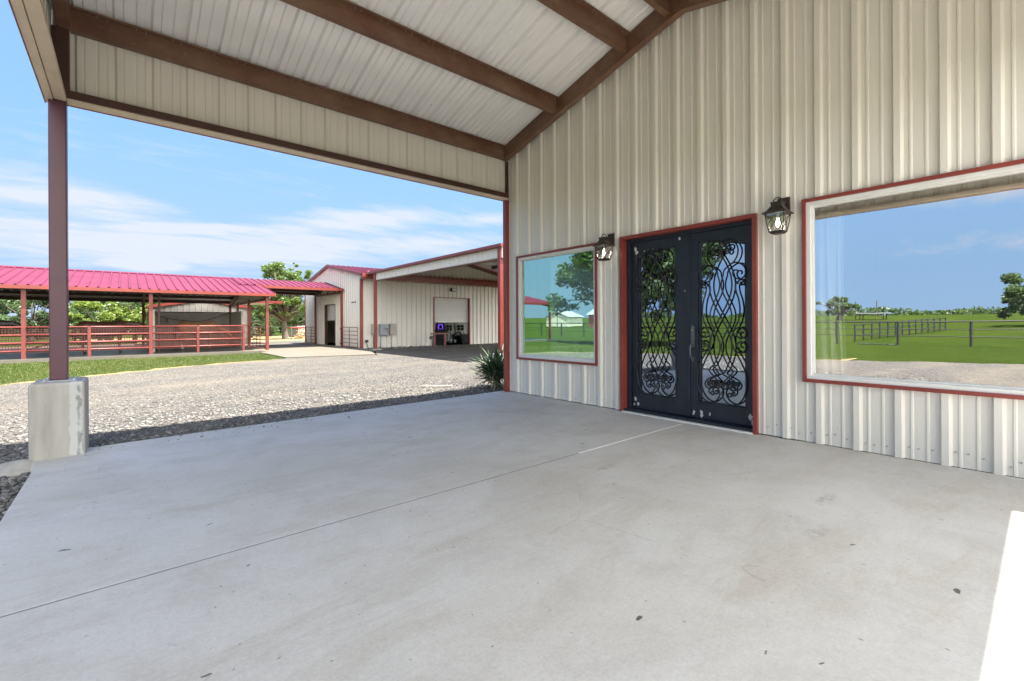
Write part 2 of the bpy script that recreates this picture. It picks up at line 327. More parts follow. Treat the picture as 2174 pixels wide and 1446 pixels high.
M['galv'] = pmat('galvanised', (.36, .38, .40), .42, .3, fn=vary((.36, .38, .40), .15, 12, rough=.42))
M['greybox'] = pmat('grey_enclosure', (.30, .33, .36), .45, fn=vary((.30, .33, .36), .08, 9))
M['beigebox'] = pmat('beige_enclosure', (.38, .36, .31), .5, fn=vary((.38, .36, .31), .08, 9))
M['stall'] = pmat('stall_panel', (.40, .38, .32), .6, fn=vary((.58, .54, .46), .14, 2, rough=.6))
M['mat'] = pmat('rubber_mat', (.09, .095, .105), .7, fn=vary((.075, .075, .080), .25, 3))
M['dirt'] = pmat('corral_dirt', (.07, .05, .035), .9, fn=vary((.060, .043, .030), .35, 1.5, rough=.9))
M['rubber'] = pmat('black_rubber', (.02, .02, .022), .55, fn=vary((.02, .02, .022), .3, 12))
M['bay'] = pmat('bay_coat', (.045, .018, .01), .5, fn=vary((.05, .02, .011), .35, 3, rough=.5))
M['darkbay'] = pmat('dark_coat', (.014, .009, .008), .45, fn=vary((.015, .01, .009), .35, 3, rough=.45))
M['sorrel'] = pmat('sorrel_coat', (.26, .12, .05), .5, fn=vary((.28, .13, .055), .2, 3, rough=.5))
M['hair'] = pmat('horse_hair', (.012, .008, .007), .6, fn=vary((.013, .009, .008), .3, 30))
M['sock'] = pmat('white_hair', (.6, .56, .5), .7, fn=vary((.6, .56, .5), .1, 20))
M['wood'] = pmat('split_wood', (.33, .19, .08), .8, fn=vary((.36, .2, .085), .35, 12, streak=(.4, 3, 3), rough=.8))
M['wire'] = pmat('wire', (.10, .06, .05), .5, .0, fn=vary((.13, .038, .033), .2, 30))
M['water'] = pmat('water', (.05, .06, .06), .05, fn=vary((.05, .06, .06), .1, 3, rough=.05, rv=.02))
def emis(name, col, st):
    m = bpy.data.materials.new(name); m.use_nodes = True; n = NT(m.node_tree); n.n.clear()
    e = n.new('ShaderNodeEmission'); e.inputs[1].default_value = st
    k = n.noise(objco(n), 4, 3); n.link(n.ramp(k, [(.3, tuple(x * .85 for x in col)), (.7, col)]), e.inputs[0])
    o = n.new('ShaderNodeOutputMaterial'); n.link(e.outputs[0], o.inputs[0]); return m
M['bulb'] = emis('lit_bulb', (1.0, .93, .80), 2.2)
M['purple'] = emis('purple_screen', (.20, .08, .9), .17)

# ------------------------------------------------------------------ mesh helpers
class MB:
    def __init__(s): s.v = []; s.f = []; s.m = []
    def add(s, vs, fs, mi=0):
        k = len(s.v); s.v += [tuple(v) for v in vs]; s.f += [tuple(i + k for i in f) for f in fs]; s.m += [mi] * len(fs); return s
    def box(s, x0, x1, y0, y1, z0, z1, mi=0):
        vs = [(x, y, z) for z in (z0, z1) for y in (y0, y1) for x in (x0, x1)]
        return s.add(vs, [(0, 2, 3, 1), (4, 5, 7, 6), (0, 1, 5, 4), (2, 6, 7, 3), (0, 4, 6, 2), (1, 3, 7, 5)], mi)
    def bar(s, a, b, wd, ht, up=(0, 0, 1), mi=0):
        a, b = Vector(a), Vector(b); d = (b - a).normalized(); u = Vector(up); sd = d.cross(u)
        if sd.length < 1e-4: sd = d.cross(Vector((1, 0, 0)))
        sd.normalize(); u = sd.cross(d).normalized()
        q = [sd * x * wd / 2 + u * y * ht / 2 for x, y in ((-1, -1), (1, -1), (1, 1), (-1, 1))]
        vs = [a + p for p in q] + [b + p for p in q]
        return s.add(vs, [(3, 2, 1, 0), (4, 5, 6, 7), (0, 1, 5, 4), (1, 2, 6, 5), (2, 3, 7, 6), (3, 0, 4, 7)], mi)
    def tube(s, pts, r, n=8, cap=True, mi=0):
        pts = [Vector(p) for p in pts]; N = len(pts); rs = r if hasattr(r, '__len__') else [r] * N
        t0 = (pts[1] - pts[0]).normalized(); a = Vector((0, 0, 1)) if abs(t0.z) < .9 else Vector((1, 0, 0))
        nv = t0.cross(a).normalized(); vs = []
        for i in range(N):
            t = (pts[min(i + 1, N - 1)] - pts[max(i - 1, 0)]).normalized()
            nv = (nv - t * nv.dot(t)); nv = nv.normalized() if nv.length > 1e-6 else t.orthogonal().normalized(); bn = t.cross(nv)
            for k in range(n):
                an = 2 * math.pi * k / n; vs.append(pts[i] + (nv * math.cos(an) + bn * math.sin(an)) * rs[i])
        fs = [(i * n + k, i * n + (k + 1) % n, (i + 1) * n + (k + 1) % n, (i + 1) * n + k) for i in range(N - 1) for k in range(n)]
        if cap: fs += [tuple(reversed(range(n))), tuple((N - 1) * n + k for k in range(n))]
        return s.add(vs, fs, mi)
    def prism(s, poly, d, mi=0):
        """poly: list of 3D points, extruded by vector d"""
        n = len(poly); d = Vector(d); vs = [Vector(p) for p in poly] + [Vector(p) + d for p in poly]
        return s.add(vs, [tuple(reversed(range(n))), tuple(range(n, 2 * n))] + [(i, (i + 1) % n, n + (i + 1) % n, n + i) for i in range(n)], mi)
    def lathe(s, o, prof, n=16, mi=0):
        o = Vector(o); vs = [o + Vector((r * math.cos(2 * math.pi * k / n), r * math.sin(2 * math.pi * k / n), z)) for r, z in prof for k in range(n)]
        N = len(prof); fs = [(i * n + k, i * n + (k + 1) % n, (i + 1) * n + (k + 1) % n, (i + 1) * n + k) for i in range(N - 1) for k in range(n)]
        fs += [tuple(reversed(range(n))), tuple((N - 1) * n + k for k in range(n))]
        return s.add(vs, fs, mi)
    def loft(s, rings, mi=0):
        n = len(rings[0]); vs = [p for r in rings for p in r]
        fs = [(i * n + k, i * n + (k + 1) % n, (i + 1) * n + (k + 1) % n, (i + 1) * n + k) for i in range(len(rings) - 1) for k in range(n)]
        fs += [tuple(reversed(range(n))), tuple((len(rings) - 1) * n + k for k in range(n))]
        return s.add(vs, fs, mi)
    def build(s, name, mats, parent=None, smooth=False, bevel=0, origin=None, fixn=True):
        me = bpy.data.meshes.new(name); o0 = Vector(origin) if origin else Vector((0, 0, 0))
        if parent is not None and origin is None: o0 = Vector(parent_loc(parent))
        me.from_pydata([tuple(Vector(v) - o0) for v in s.v], [], s.f)
        for m in (mats if isinstance(mats, (list, tuple)) else [mats]): me.materials.append(M[m] if isinstance(m, str) else m)
        if any(s.m): me.polygons.foreach_set('material_index', s.m)
        if fixn:
            b = bmesh.new(); b.from_mesh(me); bmesh.ops.recalc_face_normals(b, faces=b.faces); b.to_mesh(me); b.free()
        if smooth: me.polygons.foreach_set('use_smooth', [True] * len(me.polygons))
        me.update()
        o = bpy.data.objects.new(name, me); C.objects.link(o)
        if parent is not None: o.parent = parent; o.location = o0 - Vector(parent_loc(parent))
        else: o.location = o0
        if bevel:
            bm = o.modifiers.new('bevel', 'BEVEL'); bm.width = bevel; bm.segments = 2; bm.limit_method = 'ANGLE'; bm.angle_limit = R(40)
        return o
def parent_loc(p):
    l = Vector(p.location)
    while p.parent: p = p.parent; l += Vector(p.location)
    return l
def tag(o, label=None, cat=None, group=None, kind=None):
    if label: o['label'] = label
    if cat: o['category'] = cat
    if group: o['group'] = group
    if kind: o['kind'] = kind
    return o
def thing(name, label, cat, loc=(0, 0, 0), group=None):
    o = bpy.data.objects.new(name, None); C.objects.link(o); o.location = loc; o.empty_display_size = .2
    return tag(o, label, cat, group)
def dup(root, loc, label, rz=0, group=None):
    r = root.copy(); C.objects.link(r); r.location = loc; r.rotation_euler = (0, 0, rz); r['label'] = label
    if group: r['group'] = group
    for ch in list(root.children):
        c = ch.copy(); C.objects.link(c); c.parent = r
        for g in ch.children: d = g.copy(); C.objects.link(d); d.parent = c
    return r
# ribbed sheet: 305 mm module, one major rib and two minor ribs
RIB = [(0, 0), (.014, .036), (.060, .036), (.080, 0), (.116, 0), (.1185, .008), (.132, .007), (.140, 0), (.220, 0), (.2225, .008), (.236, .007), (.244, 0)]
RIBFAR = [(0, 0), (.016, .040), (.062, .040), (.080, 0)]
RIBC = [(0, 0), (.003, .046), (.050, .046), (.070, 0), (.116, 0), (.1175, .018), (.132, .015), (.143, 0), (.218, 0), (.2195, .018), (.234, .015), (.245, 0)]
PITCH = .3048
def sheet(mb, o, u, n, wv, L, zb, zt, phase=0, openings=(), breaks=(), prof=RIB, mi=0, hs=1.0):
    o, u, n, wv = Vector(o), Vector(u), Vector(n), Vector(wv)
    fb = zb if callable(zb) else (lambda a: zb); ft = zt if callable(zt) else (lambda a: zt)
    P = []
    k0 = int(math.floor((0 - phase) / PITCH)) - 1; k1 = int(math.ceil((L - phase) / PITCH)) + 1
    for k in range(k0, k1 + 1):
        for a, h in prof: P.append((phase + k * PITCH + a, h * hs))
    xs = np.array([p[0] for p in P]); hh = np.array([p[1] for p in P])
    X = set(round(x, 5) for x in xs if 0 < x < L) | {0.0, L} | set(round(b, 5) for b in breaks if 0 < b < L)
    for (a, b, c, d) in openings: X |= {round(max(0, a), 5), round(min(L, b), 5)}
    X = sorted(X)
    for a, b in zip(X[:-1], X[1:]):
        if b - a < 1e-4: continue
        ha, hb = np.interp(a, xs, hh), np.interp(b, xs, hh)
        iv = [((fb(a), fb(b)), (ft(a), ft(b)))]
        for (oa, ob, c, d) in sorted(openings, key=lambda q: q[2]):
            if oa <= a + 1e-4 and ob >= b - 1e-4:
                lo, hi = iv.pop(); iv += [(lo, (c, c)), ((d, d), hi)]
        for lo, hi in iv:
            if hi[0] - lo[0] < 1e-4 and hi[1] - lo[1] < 1e-4: continue
            pa, pb = o + u * a + n * ha, o + u * b + n * hb
            mb.add([pa + wv * lo[0], pb + wv * lo[1], pb + wv * hi[1], pa + wv * hi[0]], [(0, 1, 2, 3)], mi)
    return mb
def poly(name, pts, z, mat, kind='structure', thick=0, label=None, cat=None):
    mb = MB()
    if thick: mb.prism([(x, y, z - thick) for x, y in pts], (0, 0, thick))
    else: mb.add([(x, y, z) for x, y in pts], [tuple(range(len(pts)))])
    o = mb.build(name, mat); tag(o, label, cat, kind=kind); return o
def wiggle(pts, amp, step=.35, closed=True):
    out = []; N = len(pts)
    for i in range(N if closed else N - 1):
        a, b = Vector(pts[i]), Vector(pts[(i + 1) % N]); L = (b - a).length; k = max(1, int(L / step)); nn = Vector((-(b - a).y, (b - a).x)).normalized()
        for j in range(k):
            t = j / k; e = math.sin(math.pi * t) ** .5 if k > 1 else 0
            out.append(tuple(a.lerp(b, t) + nn * amp * e * (random.random() - .5) * 2))
    return out

# ------------------------------------------------------------------ ground
def gz(x, y):
    z = -0.13
    if x < -26: z += min(-26 - x, 90) * 0.030
    if y > 60: z += min(y - 60, 200) * 0.01
    return z
xs = [-600, -300, -180, -120, -90, -70, -55, -45, -36, -30, -26, -20, -12, 0, 12, 30, 60, 120, 300, 600]; ys = [-600, -200, -80, -40, -20, 0, 20, 40, 60, 80, 120, 180, 300, 600]
gm = MB(); gm.add([(x, y, gz(x, y)) for y in ys for x in xs], [(j * len(xs) + i, j * len(xs) + i + 1, (j + 1) * len(xs) + i + 1, (j + 1) * len(xs) + i) for j in range(len(ys) - 1) for i in range(len(xs) - 1)])
tag(gm.build('field', 'field', smooth=True), kind='structure')
edge = wiggle([(-12, -25), (-9.8, .5), (-7.7, 4.5), (-5.5, 12.8), (-4.2, 14.3), (-2.1, 14.9), (-.74, 16.1), (1.21, 17.5), (3.3, 18.35), (4.9, 18.9)], .16, .3, False) + [(4.75, 19.1)]
poly('gravel_drive', edge + [(8.0, 18.1), (9.4, 21.5), (9.45, 23.35), (26, 23.35), (26, -25)], -.075, 'gravel')
lawn_edge = [p for p in edge if p[0] > -7.8 and p[1] > 4.4]
le2 = wiggle([(p[0] + .10, p[1] - .22) for p in lawn_edge[::4]], .10, .25, False)
poly('bare_soil_edge', le2 + [(4.7, 18.95), (4.7, 20), (-9, 20), (-9, 4.3)], -.0718, 'drygrass')
poly('lawn', lawn_edge + [(4.7, 19.2), (4.62, 23.2), (-14, 23.2), (-14, 20), (-9, 4.4)], -.068, 'lawn')
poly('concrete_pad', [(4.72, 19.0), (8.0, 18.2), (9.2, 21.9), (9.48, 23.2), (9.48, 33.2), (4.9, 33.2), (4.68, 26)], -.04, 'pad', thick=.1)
poly('dirt_yard', wiggle([(3.0, 33.0), (30, 33.0), (30, 38.5), (14, 39.5), (5, 39.0)], .3, .8), -.085, 'gravel')
poly('dry_pasture', wiggle([(2, 38.8), (40, 38.5), (40, 60), (-4, 62)], .8, 2), -.1, 'drygrass')
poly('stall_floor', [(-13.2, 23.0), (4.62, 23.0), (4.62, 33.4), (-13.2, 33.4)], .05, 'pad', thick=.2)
poly('corral_dirt', wiggle([(-16, 33.2), (3.5, 33.2), (2.5, 42), (-18, 43)], .4, .9), -.095, 'dirt')
poly('rubber_matting', [(-13.1, 23.18), (3.9, 23.18), (3.9, 33.2), (-13.1, 33.2)], .056, 'mat')
# porch slab in two pours, with a joint between them
def slab(pts):
    b = MB(); b.prism([(x, y, -.14) for x, y in pts], (0, 0, .14)); return tag(b.build('porch_slab', 'slab', bevel=.002), kind='structure')
slab([(-.60, 2.865), (5.30, 2.865), (5.30, 6.42), (-.60, 6.22)])
slab([(-.60, -9.0), (5.30, -9.0), (5.30, 2.853), (-.60, 2.853)])  # near pour extended out of view to bounce sunlight up to the ceiling
jb = MB(); jb.box(-.595, 3.25, 2.8535, 2.8645, -.06, -.001); jb.box(3.25, 5.12, 2.8505, 2.8675, -.05, .002, 1)
tag(jb.build('slab_joint', ['jointdark', 'caulk']), kind='structure')
# loose gravel stones where single stones can be made out
def stones(name, n, fx, smin, smax):
    ico = bmesh.new(); bmesh.ops.create_icosphere(ico, subdivisions=1, radius=1); bv = np.array([v.co[:] for v in ico.verts]); bf = np.array([[v.index for v in f.verts] for f in ico.faces]); ico.free()
    P = np.array([fx() for _ in range(n)]); nv = len(bv); s = rng.uniform(smin, smax, n) * rng.uniform(.6, 1.3, n)
    V = bv[None] * (1 + rng.uniform(-.28, .28, (n, nv, 1))); V = V * (np.stack([rng.uniform(.8, 1.5, n), rng.uniform(.6, 1.1, n), rng.uniform(.4, .75, n)], -1)[:, None] * s[:, None, None])
    a = rng.uniform(0, 6.28, n); ca, sa = np.cos(a)[:, None], np.sin(a)[:, None]
    Vx = V[..., 0] * ca - V[..., 1] * sa; Vy = V[..., 0] * sa + V[..., 1] * ca
    t = rng.uniform(-.5, .5, n)[:, None]; Vz = V[..., 2] * np.cos(t) + Vx * np.sin(t) * .6
    V = np.stack([Vx + P[:, :1], Vy + P[:, 1:2], Vz + P[:, 2:] + s[:, None] * .25], -1).reshape(-1, 3)
    Fc = (bf[None] + (np.arange(n) * nv)[:, None, None]).reshape(-1, 3)
    return raw(name, V, Fc, 'stone')
def raw(name, V, Fc, mat, parent=None):
    me = bpy.data.meshes.new(name); me.vertices.add(len(V)); me.vertices.foreach_set('co', np.asarray(V, np.float32).ravel())
    k = Fc.shape[1]; me.loops.add(Fc.size); me.loops.foreach_set('vertex_index', Fc.astype(np.int32).ravel())
    me.polygons.add(len(Fc)); me.polygons.foreach_set('loop_start', np.arange(0, Fc.size, k, dtype=np.int32)); me.polygons.foreach_set('loop_total', np.full(len(Fc), k, np.int32))
    me.update(calc_edges=True); me.validate(); me.materials.append(M[mat] if isinstance(mat, str) else mat)
    o = bpy.data.objects.new(name, me); C.objects.link(o)
    if parent: o.parent = parent; o.location = -parent_loc(parent)
    return o
def fx_front():
    while True:
        x = random.uniform(-4.5, 5.9); y = 6.25 + abs(random.gauss(0, 1)) * 1.7
        if y < 6.28 + (x + .6) * .034 and x > -.62: continue
        if x > 5.28 and y < 6.4: continue
        if -.70 < x < -.26 and y < 6.55: continue
        return (x, y, -.075)
def fx_left():
    while True:
        x = -.62 - abs(random.gauss(0, 1)) * 1.0; y = random.uniform(1.5, 6.3)
        if x > -.70 and y > 5.95: continue
        return (x, y, -.075)
def fx_mid():
    x = random.uniform(-4, 8.5); y = 8 + random.random() ** .7 * 8
    if x < -2 and y > 14.2: y -= 3
    return (x, y, -.075)
def fx_rock():
    return (random.uniform(9.6, 13.6), 22.9 - abs(random.gauss(0, .35)), -.075)
tag(stones('gravel_stones', 14000, fx_front, .010, .023), kind='stuff')
tag(stones('gravel_stones', 4500, fx_left, .012, .027), kind='stuff')
tag(stones('gravel_stones', 22000, fx_mid, .006, .013), kind='stuff')
def fx_edge():
    x = random.uniform(-.4, 5.0); return (x, 6.2 + (x + .6) * .034 - abs(random.gauss(0, .18)) - .02, .0)
tag(stones('gravel_stones', 70, fx_edge, .004, .012), kind='stuff')
tag(stones('border_rocks', 700, fx_rock, .03, .07), kind='stuff')
# grass blades over the lawn strip
def blades(name, n, fx, h0, h1, wd):
    P = np.array([fx() for _ in range(n)]); a = rng.uniform(0, 6.28, n); h = rng.uniform(h0, h1, n); ln = rng.uniform(-.5, .5, (n, 2)) * h[:, None]
    dx, dy = np.cos(a) * wd, np.sin(a) * wd
    V = np.stack([np.stack([P[:, 0] - dx, P[:, 1] - dy, P[:, 2]], -1), np.stack([P[:, 0] + dx, P[:, 1] + dy, P[:, 2]], -1), np.stack([P[:, 0] + ln[:, 0], P[:, 1] + ln[:, 1], P[:, 2] + h], -1)], 1).reshape(-1, 3)
    return raw(name, V, np.arange(3 * n).reshape(-1, 3), 'blade')
ex = np.array([p for p in lawn_edge]); ex = ex[np.argsort(ex[:, 0])]
def fx_lawn():
    while True:
        x = random.uniform(-6.5, 4.6); y0 = float(np.interp(x, ex[:, 0], ex[:, 1])); y = random.uniform(y0 - .12, 23.0)
        if random.random() < .25: y = y0 + random.uniform(-.1, .5)
        return (x, y, -.07)
tag(blades('grass', 42000, fx_lawn, .02, .055, .008), kind='stuff')
# ------------------------------------------------------------------ the house wall with windows and doors
WX = 5.27; RZ = 4.33; RY = 2.85; SL = .275
def roofz(y): return RZ + SL * (6.27 - (y if y > RY else 2 * RY - y))
house = thing('metal_house', 'cream ribbed metal house wall beside the porch, with picture windows and black double doors', 'building', (5.27, 2.85, 0))
OPEN = [(6.27 - 6.028, 6.27 - 4.24, .599, 2.393), (6.27 - 3.83, 6.27 - 2.04, -.01, 2.409), (6.27 - 1.606, 6.27 + .75, .619, 2.462)]
mb = MB(); sheet(mb, (WX, 6.27, 0), (0, -1, 0), (-1, 0, 0), (0, 0, 1), 7.4, .012, lambda a: roofz(6.27 - a) + .01, phase=.191, openings=OPEN, breaks=[6.27 - RY], hs=.82)
# screw heads along the foot of the wall
for k in range(23):
    for du in (.10, .165, .265):
        u = .191 + k * PITCH + du
        if any(a - .03 < u < b + .03 and c < .1 for a, b, c, d in OPEN): continue
        mb.lathe((WX - .004, 6.27 - u + random.uniform(-.01, .01), .085 + random.uniform(-.02, .05)), [(.001, -.006), (.007, -.006), (.007, .006), (.001, .006)], 6, 1)
mb.build('wall', ['panel', 'galv'], house, fixn=False)
mb = MB(); sheet(mb, (WX, 6.30, 0), (1, 0, 0), (0, 1, 0), (0, 0, 1), 13, -.1, 4.3, openings=[(.45, 2.6, .7, 2.4)]); mb.build('wall', 'panel', house, fixn=False)
mb = MB(); mb.box(5.31, 5.38, -1.10, -1.0, -.1, 4.2); mb.box(5.38, 9.2, -1.10, -1.0, -.1, .25); mb.box(5.38, 9.2, -1.10, -1.0, 2.65, 4.2); mb.box(9.2, 18.2, -1.10, -1.0, -.1, 4.2); mb.box(18.2, 18.3, -1.1, 6.28, -.1, 5.0)  # wide gap is an added, unseen opening that lets light onto the curtain
mb.build('wall', 'panel', house)
mb = MB()
for sgn in (1, -1):
    y0 = 6.45 if sgn > 0 else 2 * RY - 6.45
    sheet(mb, (5.30, y0, roofz(6.45) + .05), (1, 0, 0), (0, sgn * .265, .964), (0, -sgn, SL), 13.2, 0, 3.60, prof=RIBFAR)
mb.build('roof', 'roof', house, fixn=False)
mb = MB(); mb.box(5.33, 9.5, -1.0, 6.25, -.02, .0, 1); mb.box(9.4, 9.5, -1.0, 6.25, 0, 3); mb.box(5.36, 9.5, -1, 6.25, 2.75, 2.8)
mb.box(5.50, 9.5, 3.95, 4.02, 0, 2.75); mb.box(5.36, 9.4, 1.85, 1.92, 0, 2.75); mb.box(5.285, 5.36, 1.66, 2.03, 0, 2.75); mb.box(5.285, 5.33, 3.86, 4.22, 0, 2.75)  # last two boxes are hidden fillers added to block stray light
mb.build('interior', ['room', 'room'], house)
mb = MB(); mb.box(5.185, 5.285, 6.255, 6.335, 0, 3.43); mb.build('corner_trim', 'red', house, bevel=.006)
mb = MB(); mb.box(5.205, 5.262, 6.262, 6.292, 3.53, 4.12); mb.build('corner_angle', 'brown', house)
def ringframe(mb, y0, y1, z0, z1, t, x0, x1, mi=0):
    mb.box(x0, x1, y0, y1, z0, z0 + t, mi); mb.box(x0, x1, y0, y1, z1 - t, z1, mi)
    mb.box(x0, x1, y0, y0 + t, z0 + t, z1 - t, mi); mb.box(x0, x1, y1 - t, y1, z0 + t, z1 - t, mi)
def window(y0, y1, z0, z1, gm_, label):
    mb = MB(); ringframe(mb, y0 + .032, y1 - .032, z0 + .03, z1 - .032, .04, 5.242, 5.34); ringframe(mb, y0 + .071, y1 - .071, z0 + .069, z1 - .071, .018, 5.275, 5.33)
    wn = mb.build('window', 'white', house, bevel=.004); wn['label'] = label
    g = MB(); g.add([(5.302, y0 + .08, z0 + .08), (5.302, y1 - .08, z0 + .08), (5.302, y1 - .08, z1 - .08), (5.302, y0 + .08, z1 - .08)], [(3, 2, 1, 0)])
    g.build('glass', gm_, wn, fixn=False)
    t = MB(); ringframe(t, y0, y1, z0, z1, .034, 5.222, 5.30); t.build('trim', 'red', wn, bevel=.003)
window(4.24, 6.028, .599, 2.393, 'glass_green', 'smaller window with a greenish reflection'); window(-.75, 1.606, .619, 2.462, 'glass_blue', 'large picture window reflecting sky and pasture')
# door frame
mb = MB(); mb.box(5.315, 5.46, 3.73, 3.788, 0, 2.365); mb.box(5.315, 5.46, 2.078, 2.112, 0, 2.365); mb.box(5.315, 5.46, 2.112, 3.73, 2.325, 2.365); mb.box(5.235, 5.46, 2.09, 3.78, .004, .045)
df = mb.build('door_frame', 'iron', house, bevel=.003)
t = MB(); t.box(5.215, 5.33, 3.785, 3.83, 0, 2.409); t.box(5.215, 5.33, 2.04, 2.085, 0, 2.409); t.box(5.215, 5.33, 2.085, 3.785, 2.364, 2.409); t.build('trim', 'red', df, bevel=.003)
mb = MB(); mb.box(5.18, 5.235, 2.085, 3.785, .002, .016); mb.build('sill', 'caulk', df)
def arch(y): return 2.222 - .10 * ((y - 2.905) / .72) ** 2
def cr(P, k=7):
    P = [Vector(p) for p in P]; out = []
    for i in range(len(P) - 1):
        p0, p1, p2, p3 = P[max(0, i - 1)], P[i], P[i + 1], P[min(len(P) - 1, i + 2)]
        for j in range(k):
            t = j / k; out.append(.5 * ((2 * p1) + (p2 - p0) * t + (2 * p0 - 5 * p1 + 4 * p2 - p3) * t * t + (3 * p1 - p0 - 3 * p2 + p3) * t ** 3))
    return out + [P[-1]]
def spiral(cx, cy, r0, a0, turns, n=20, rend=.3):
    return [(cx + r0 * (1 - (1 - rend) * i / n) * math.cos(a0 + turns * 2 * math.pi * i / n), cy + r0 * (1 - (1 - rend) * i / n) * math.sin(a0 + turns * 2 * math.pi * i / n)) for i in range(n + 1)]
def scroll_curves():
    H = []
    # inner weave, drawn for one side and mirrored; x from centre, y downwards, in drawing units
    H.append([(88 * math.sin(math.pi * (y - 150) / 503), y) for y in np.linspace(128, 1120, 60)] + [(-104, 1165), (-132, 1205)] + spiral(-92, 1206, 40, math.pi, -1.25))
    H.append(spiral(-60, 96, 26, 1.2, 1.1)[::-1] + [(-36, 80), (-8, 118), (20, 152)])
    Q = [(-(47 - 40 * math.cos(2 * math.pi * (y - 400) / 500)), y) for y in np.linspace(300, 1050, 50)]
    H.append([(4, 92), (-12, 58), (-52, 38), (-104, 62), (-136, 120), (-132, 180), (-104, 228), (-62, 258), (-30, 288)] + Q[2:] + [(-96, 1090), (-60, 1140), (-14, 1190)] + spiral(-34, 1210, 26, -.4, 1.2))
    H.append([(-62, 258), (-100, 236), (-140, 238), (-180, 268), (-196, 310), (-182, 350), (-146, 366), (-112, 350), (-98, 322), (-104, 298), (-126, 294), (-138, 308), (-130, 322)])
    H.append(spiral(-164, 398, 30, .2, -1.1, rend=.35)[::-1] + [(-128, 384), (-116, 420), (-124, 470), (-142, 530), (-150, 610), (-138, 690), (-106, 760), (-86, 830), (-92, 890), (-118, 940), (-156, 1010), (-188, 1090), (-198, 1180),
              (-184, 1265), (-146, 1330), (-92, 1356), (-40, 1335), (-10, 1285), (-22, 1240), (-58, 1222), (-92, 1240), (-96, 1272), (-76, 1290)] + spiral(-70, 1274, 18, 1.6, -.8))
    H.append([(-92, 800), (-108, 762), (-144, 742), (-180, 756), (-196, 790), (-180, 820), (-148, 826), (-126, 808), (-130, 786), (-148, 782)])
    H.append([(-92, 880), (-108, 918), (-144, 940), (-180, 928), (-196, 894), (-182, 864), (-148, 858), (-126, 876), (-130, 898), (-148, 902)])
    H.append(spiral(-52, 140, 24, -1.2, -1.0)[::-1] + [(-30, 124), (-6, 130)])
    H.append([(-14, 1200), (-48, 1180), (-78, 1192)] + spiral(-96, 1192, 18, 0, 1.0))
    return H
def leaf_door(y0, y1, o0, o1, label, handle):
    mb = MB(); xa, xb = 5.362, 5.412
    mb.box(xa, xb, y0, o0, .05, 2.33); mb.box(xa, xb, o1, y1, .05, 2.33); mb.box(xa, xb, o0, o1, .05, .243)
    n = 10; ysq = [o0 + (o1 - o0) * i / n for i in range(n + 1)]
    mb.prism([(xa, y, arch(y)) for y in ysq] + [(xa, o1, 2.33), (xa, o0, 2.33)], (xb - xa, 0, 0))
    # inner bead round the opening
    for y in (o0 + .011, o1 - .011): mb.bar((5.385, y, .243), (5.385, y, arch(y)), .018, .022, (1, 0, 0))
    mb.bar((5.385, o0, .252), (5.385, o1, .252), .022, .018)
    for a, b in zip(ysq[:-1], ysq[1:]): mb.bar((5.385, a, arch(a) - .01), (5.385, b, arch(b) - .01), .022, .018)
    # chips of bare metal in the paint
    def chip(cy, cz, r):
        k = 9; pts = [(xa - .0012, cy + r * random.uniform(.45, 1.1) * math.cos(i * 6.283 / k), cz + r * 1.5 * random.uniform(.45, 1.1) * math.sin(i * 6.283 / k)) for i in range(k)]
        mb.add(pts, [tuple(range(k))], 1)
    if handle:
        for c in ((y1 - .05, .115, .018), (y1 - .145, .13, .026), (y1 - .15, .085, .022), (y1 - .25, .12, .016), (y1 - .04, .09, .01), (y0 + .05, .15, .032), (y0 + .02, .105, .036)): chip(*c)
    else:
        for c in ((y1 - .06, 2.235, .025), (y1 - .08, 2.19, .03), (y0 + .12, 2.285, .02), (y1 - .05, .17, .026), (y1 - .09, .115, .022), (y1 - .03, .10, .016), (y1 - .2, 2.195, .008), (y1 - .26, 2.20, .012), (y1 - .33, 2.2, .009), (y0 + .05, 1.62, .008)): chip(*c)
    d = mb.build('door_leaf', ['iron', 'chip'], house, bevel=.0025); d['label'] = label
    g = MB(); g.add([(5.403, o0 - .005, .24), (5.403, o1 + .005, .24), (5.403, o1 + .005, 2.24), (5.403, o0 - .005, 2.24)], [(3, 2, 1, 0)]); g.build('glass', 'glass_door', d, fixn=False)
    s = MB(); cy = (o0 + o1) / 2; kx = (o1 - o0) / 2 / 195 * 1.02; kz = (2.195 - .243) / 1328
    for c in scroll_curves():
        for sg in (1, -1):
            pts = cr([(5.348 + .006 * (sg > 0), cy - sg * x * kx, 2.195 - (y - 42) * kz) for x, y in c], 4 if len(c) > 30 else 7)
            s.tube(pts, .0092, 6)
    s.build('scrollwork', 'ironwork', d, smooth=True)
    if handle:
        h = MB(); hy = y1 - .046
        h.prism([(5.340, hy - .026, .92), (5.340, hy - .026, 1.16), (5.340, hy - .014, 1.19), (5.340, hy + .014, 1.19), (5.340, hy + .026, 1.16), (5.340, hy + .026, .92)], (.022, 0, 0))
        h.lathe((5.33, hy, 1.13), [(.001, -.012), (.018, -.012), (.018, .012), (.001, .012)], 12)
        h.tube(cr([(5.345, hy, .945), (5.30, hy, .955), (5.283, hy, .91), (5.285, hy, .83), (5.305, hy, .785), (5.345, hy, .775)]), [.010] * 36 if False else .010, 8)
        h.prism([(5.340, hy - .02, .75), (5.340, hy - .02, .80), (5.340, hy + .02, .80), (5.340, hy + .02, .75)], (.022, 0, 0))
        h.build('handle', 'bronze', d, bevel=.002)
leaf_door(2.896, 3.728, 3.07, 3.636, 'left door leaf', False); leaf_door(2.114, 2.884, 2.208, 2.776, 'right door leaf with handle', True)
mb = MB(); mb.box(5.345, 5.372, 2.876, 2.902, .05, 2.33); mb.build('astragal', 'iron', house, bevel=.004)
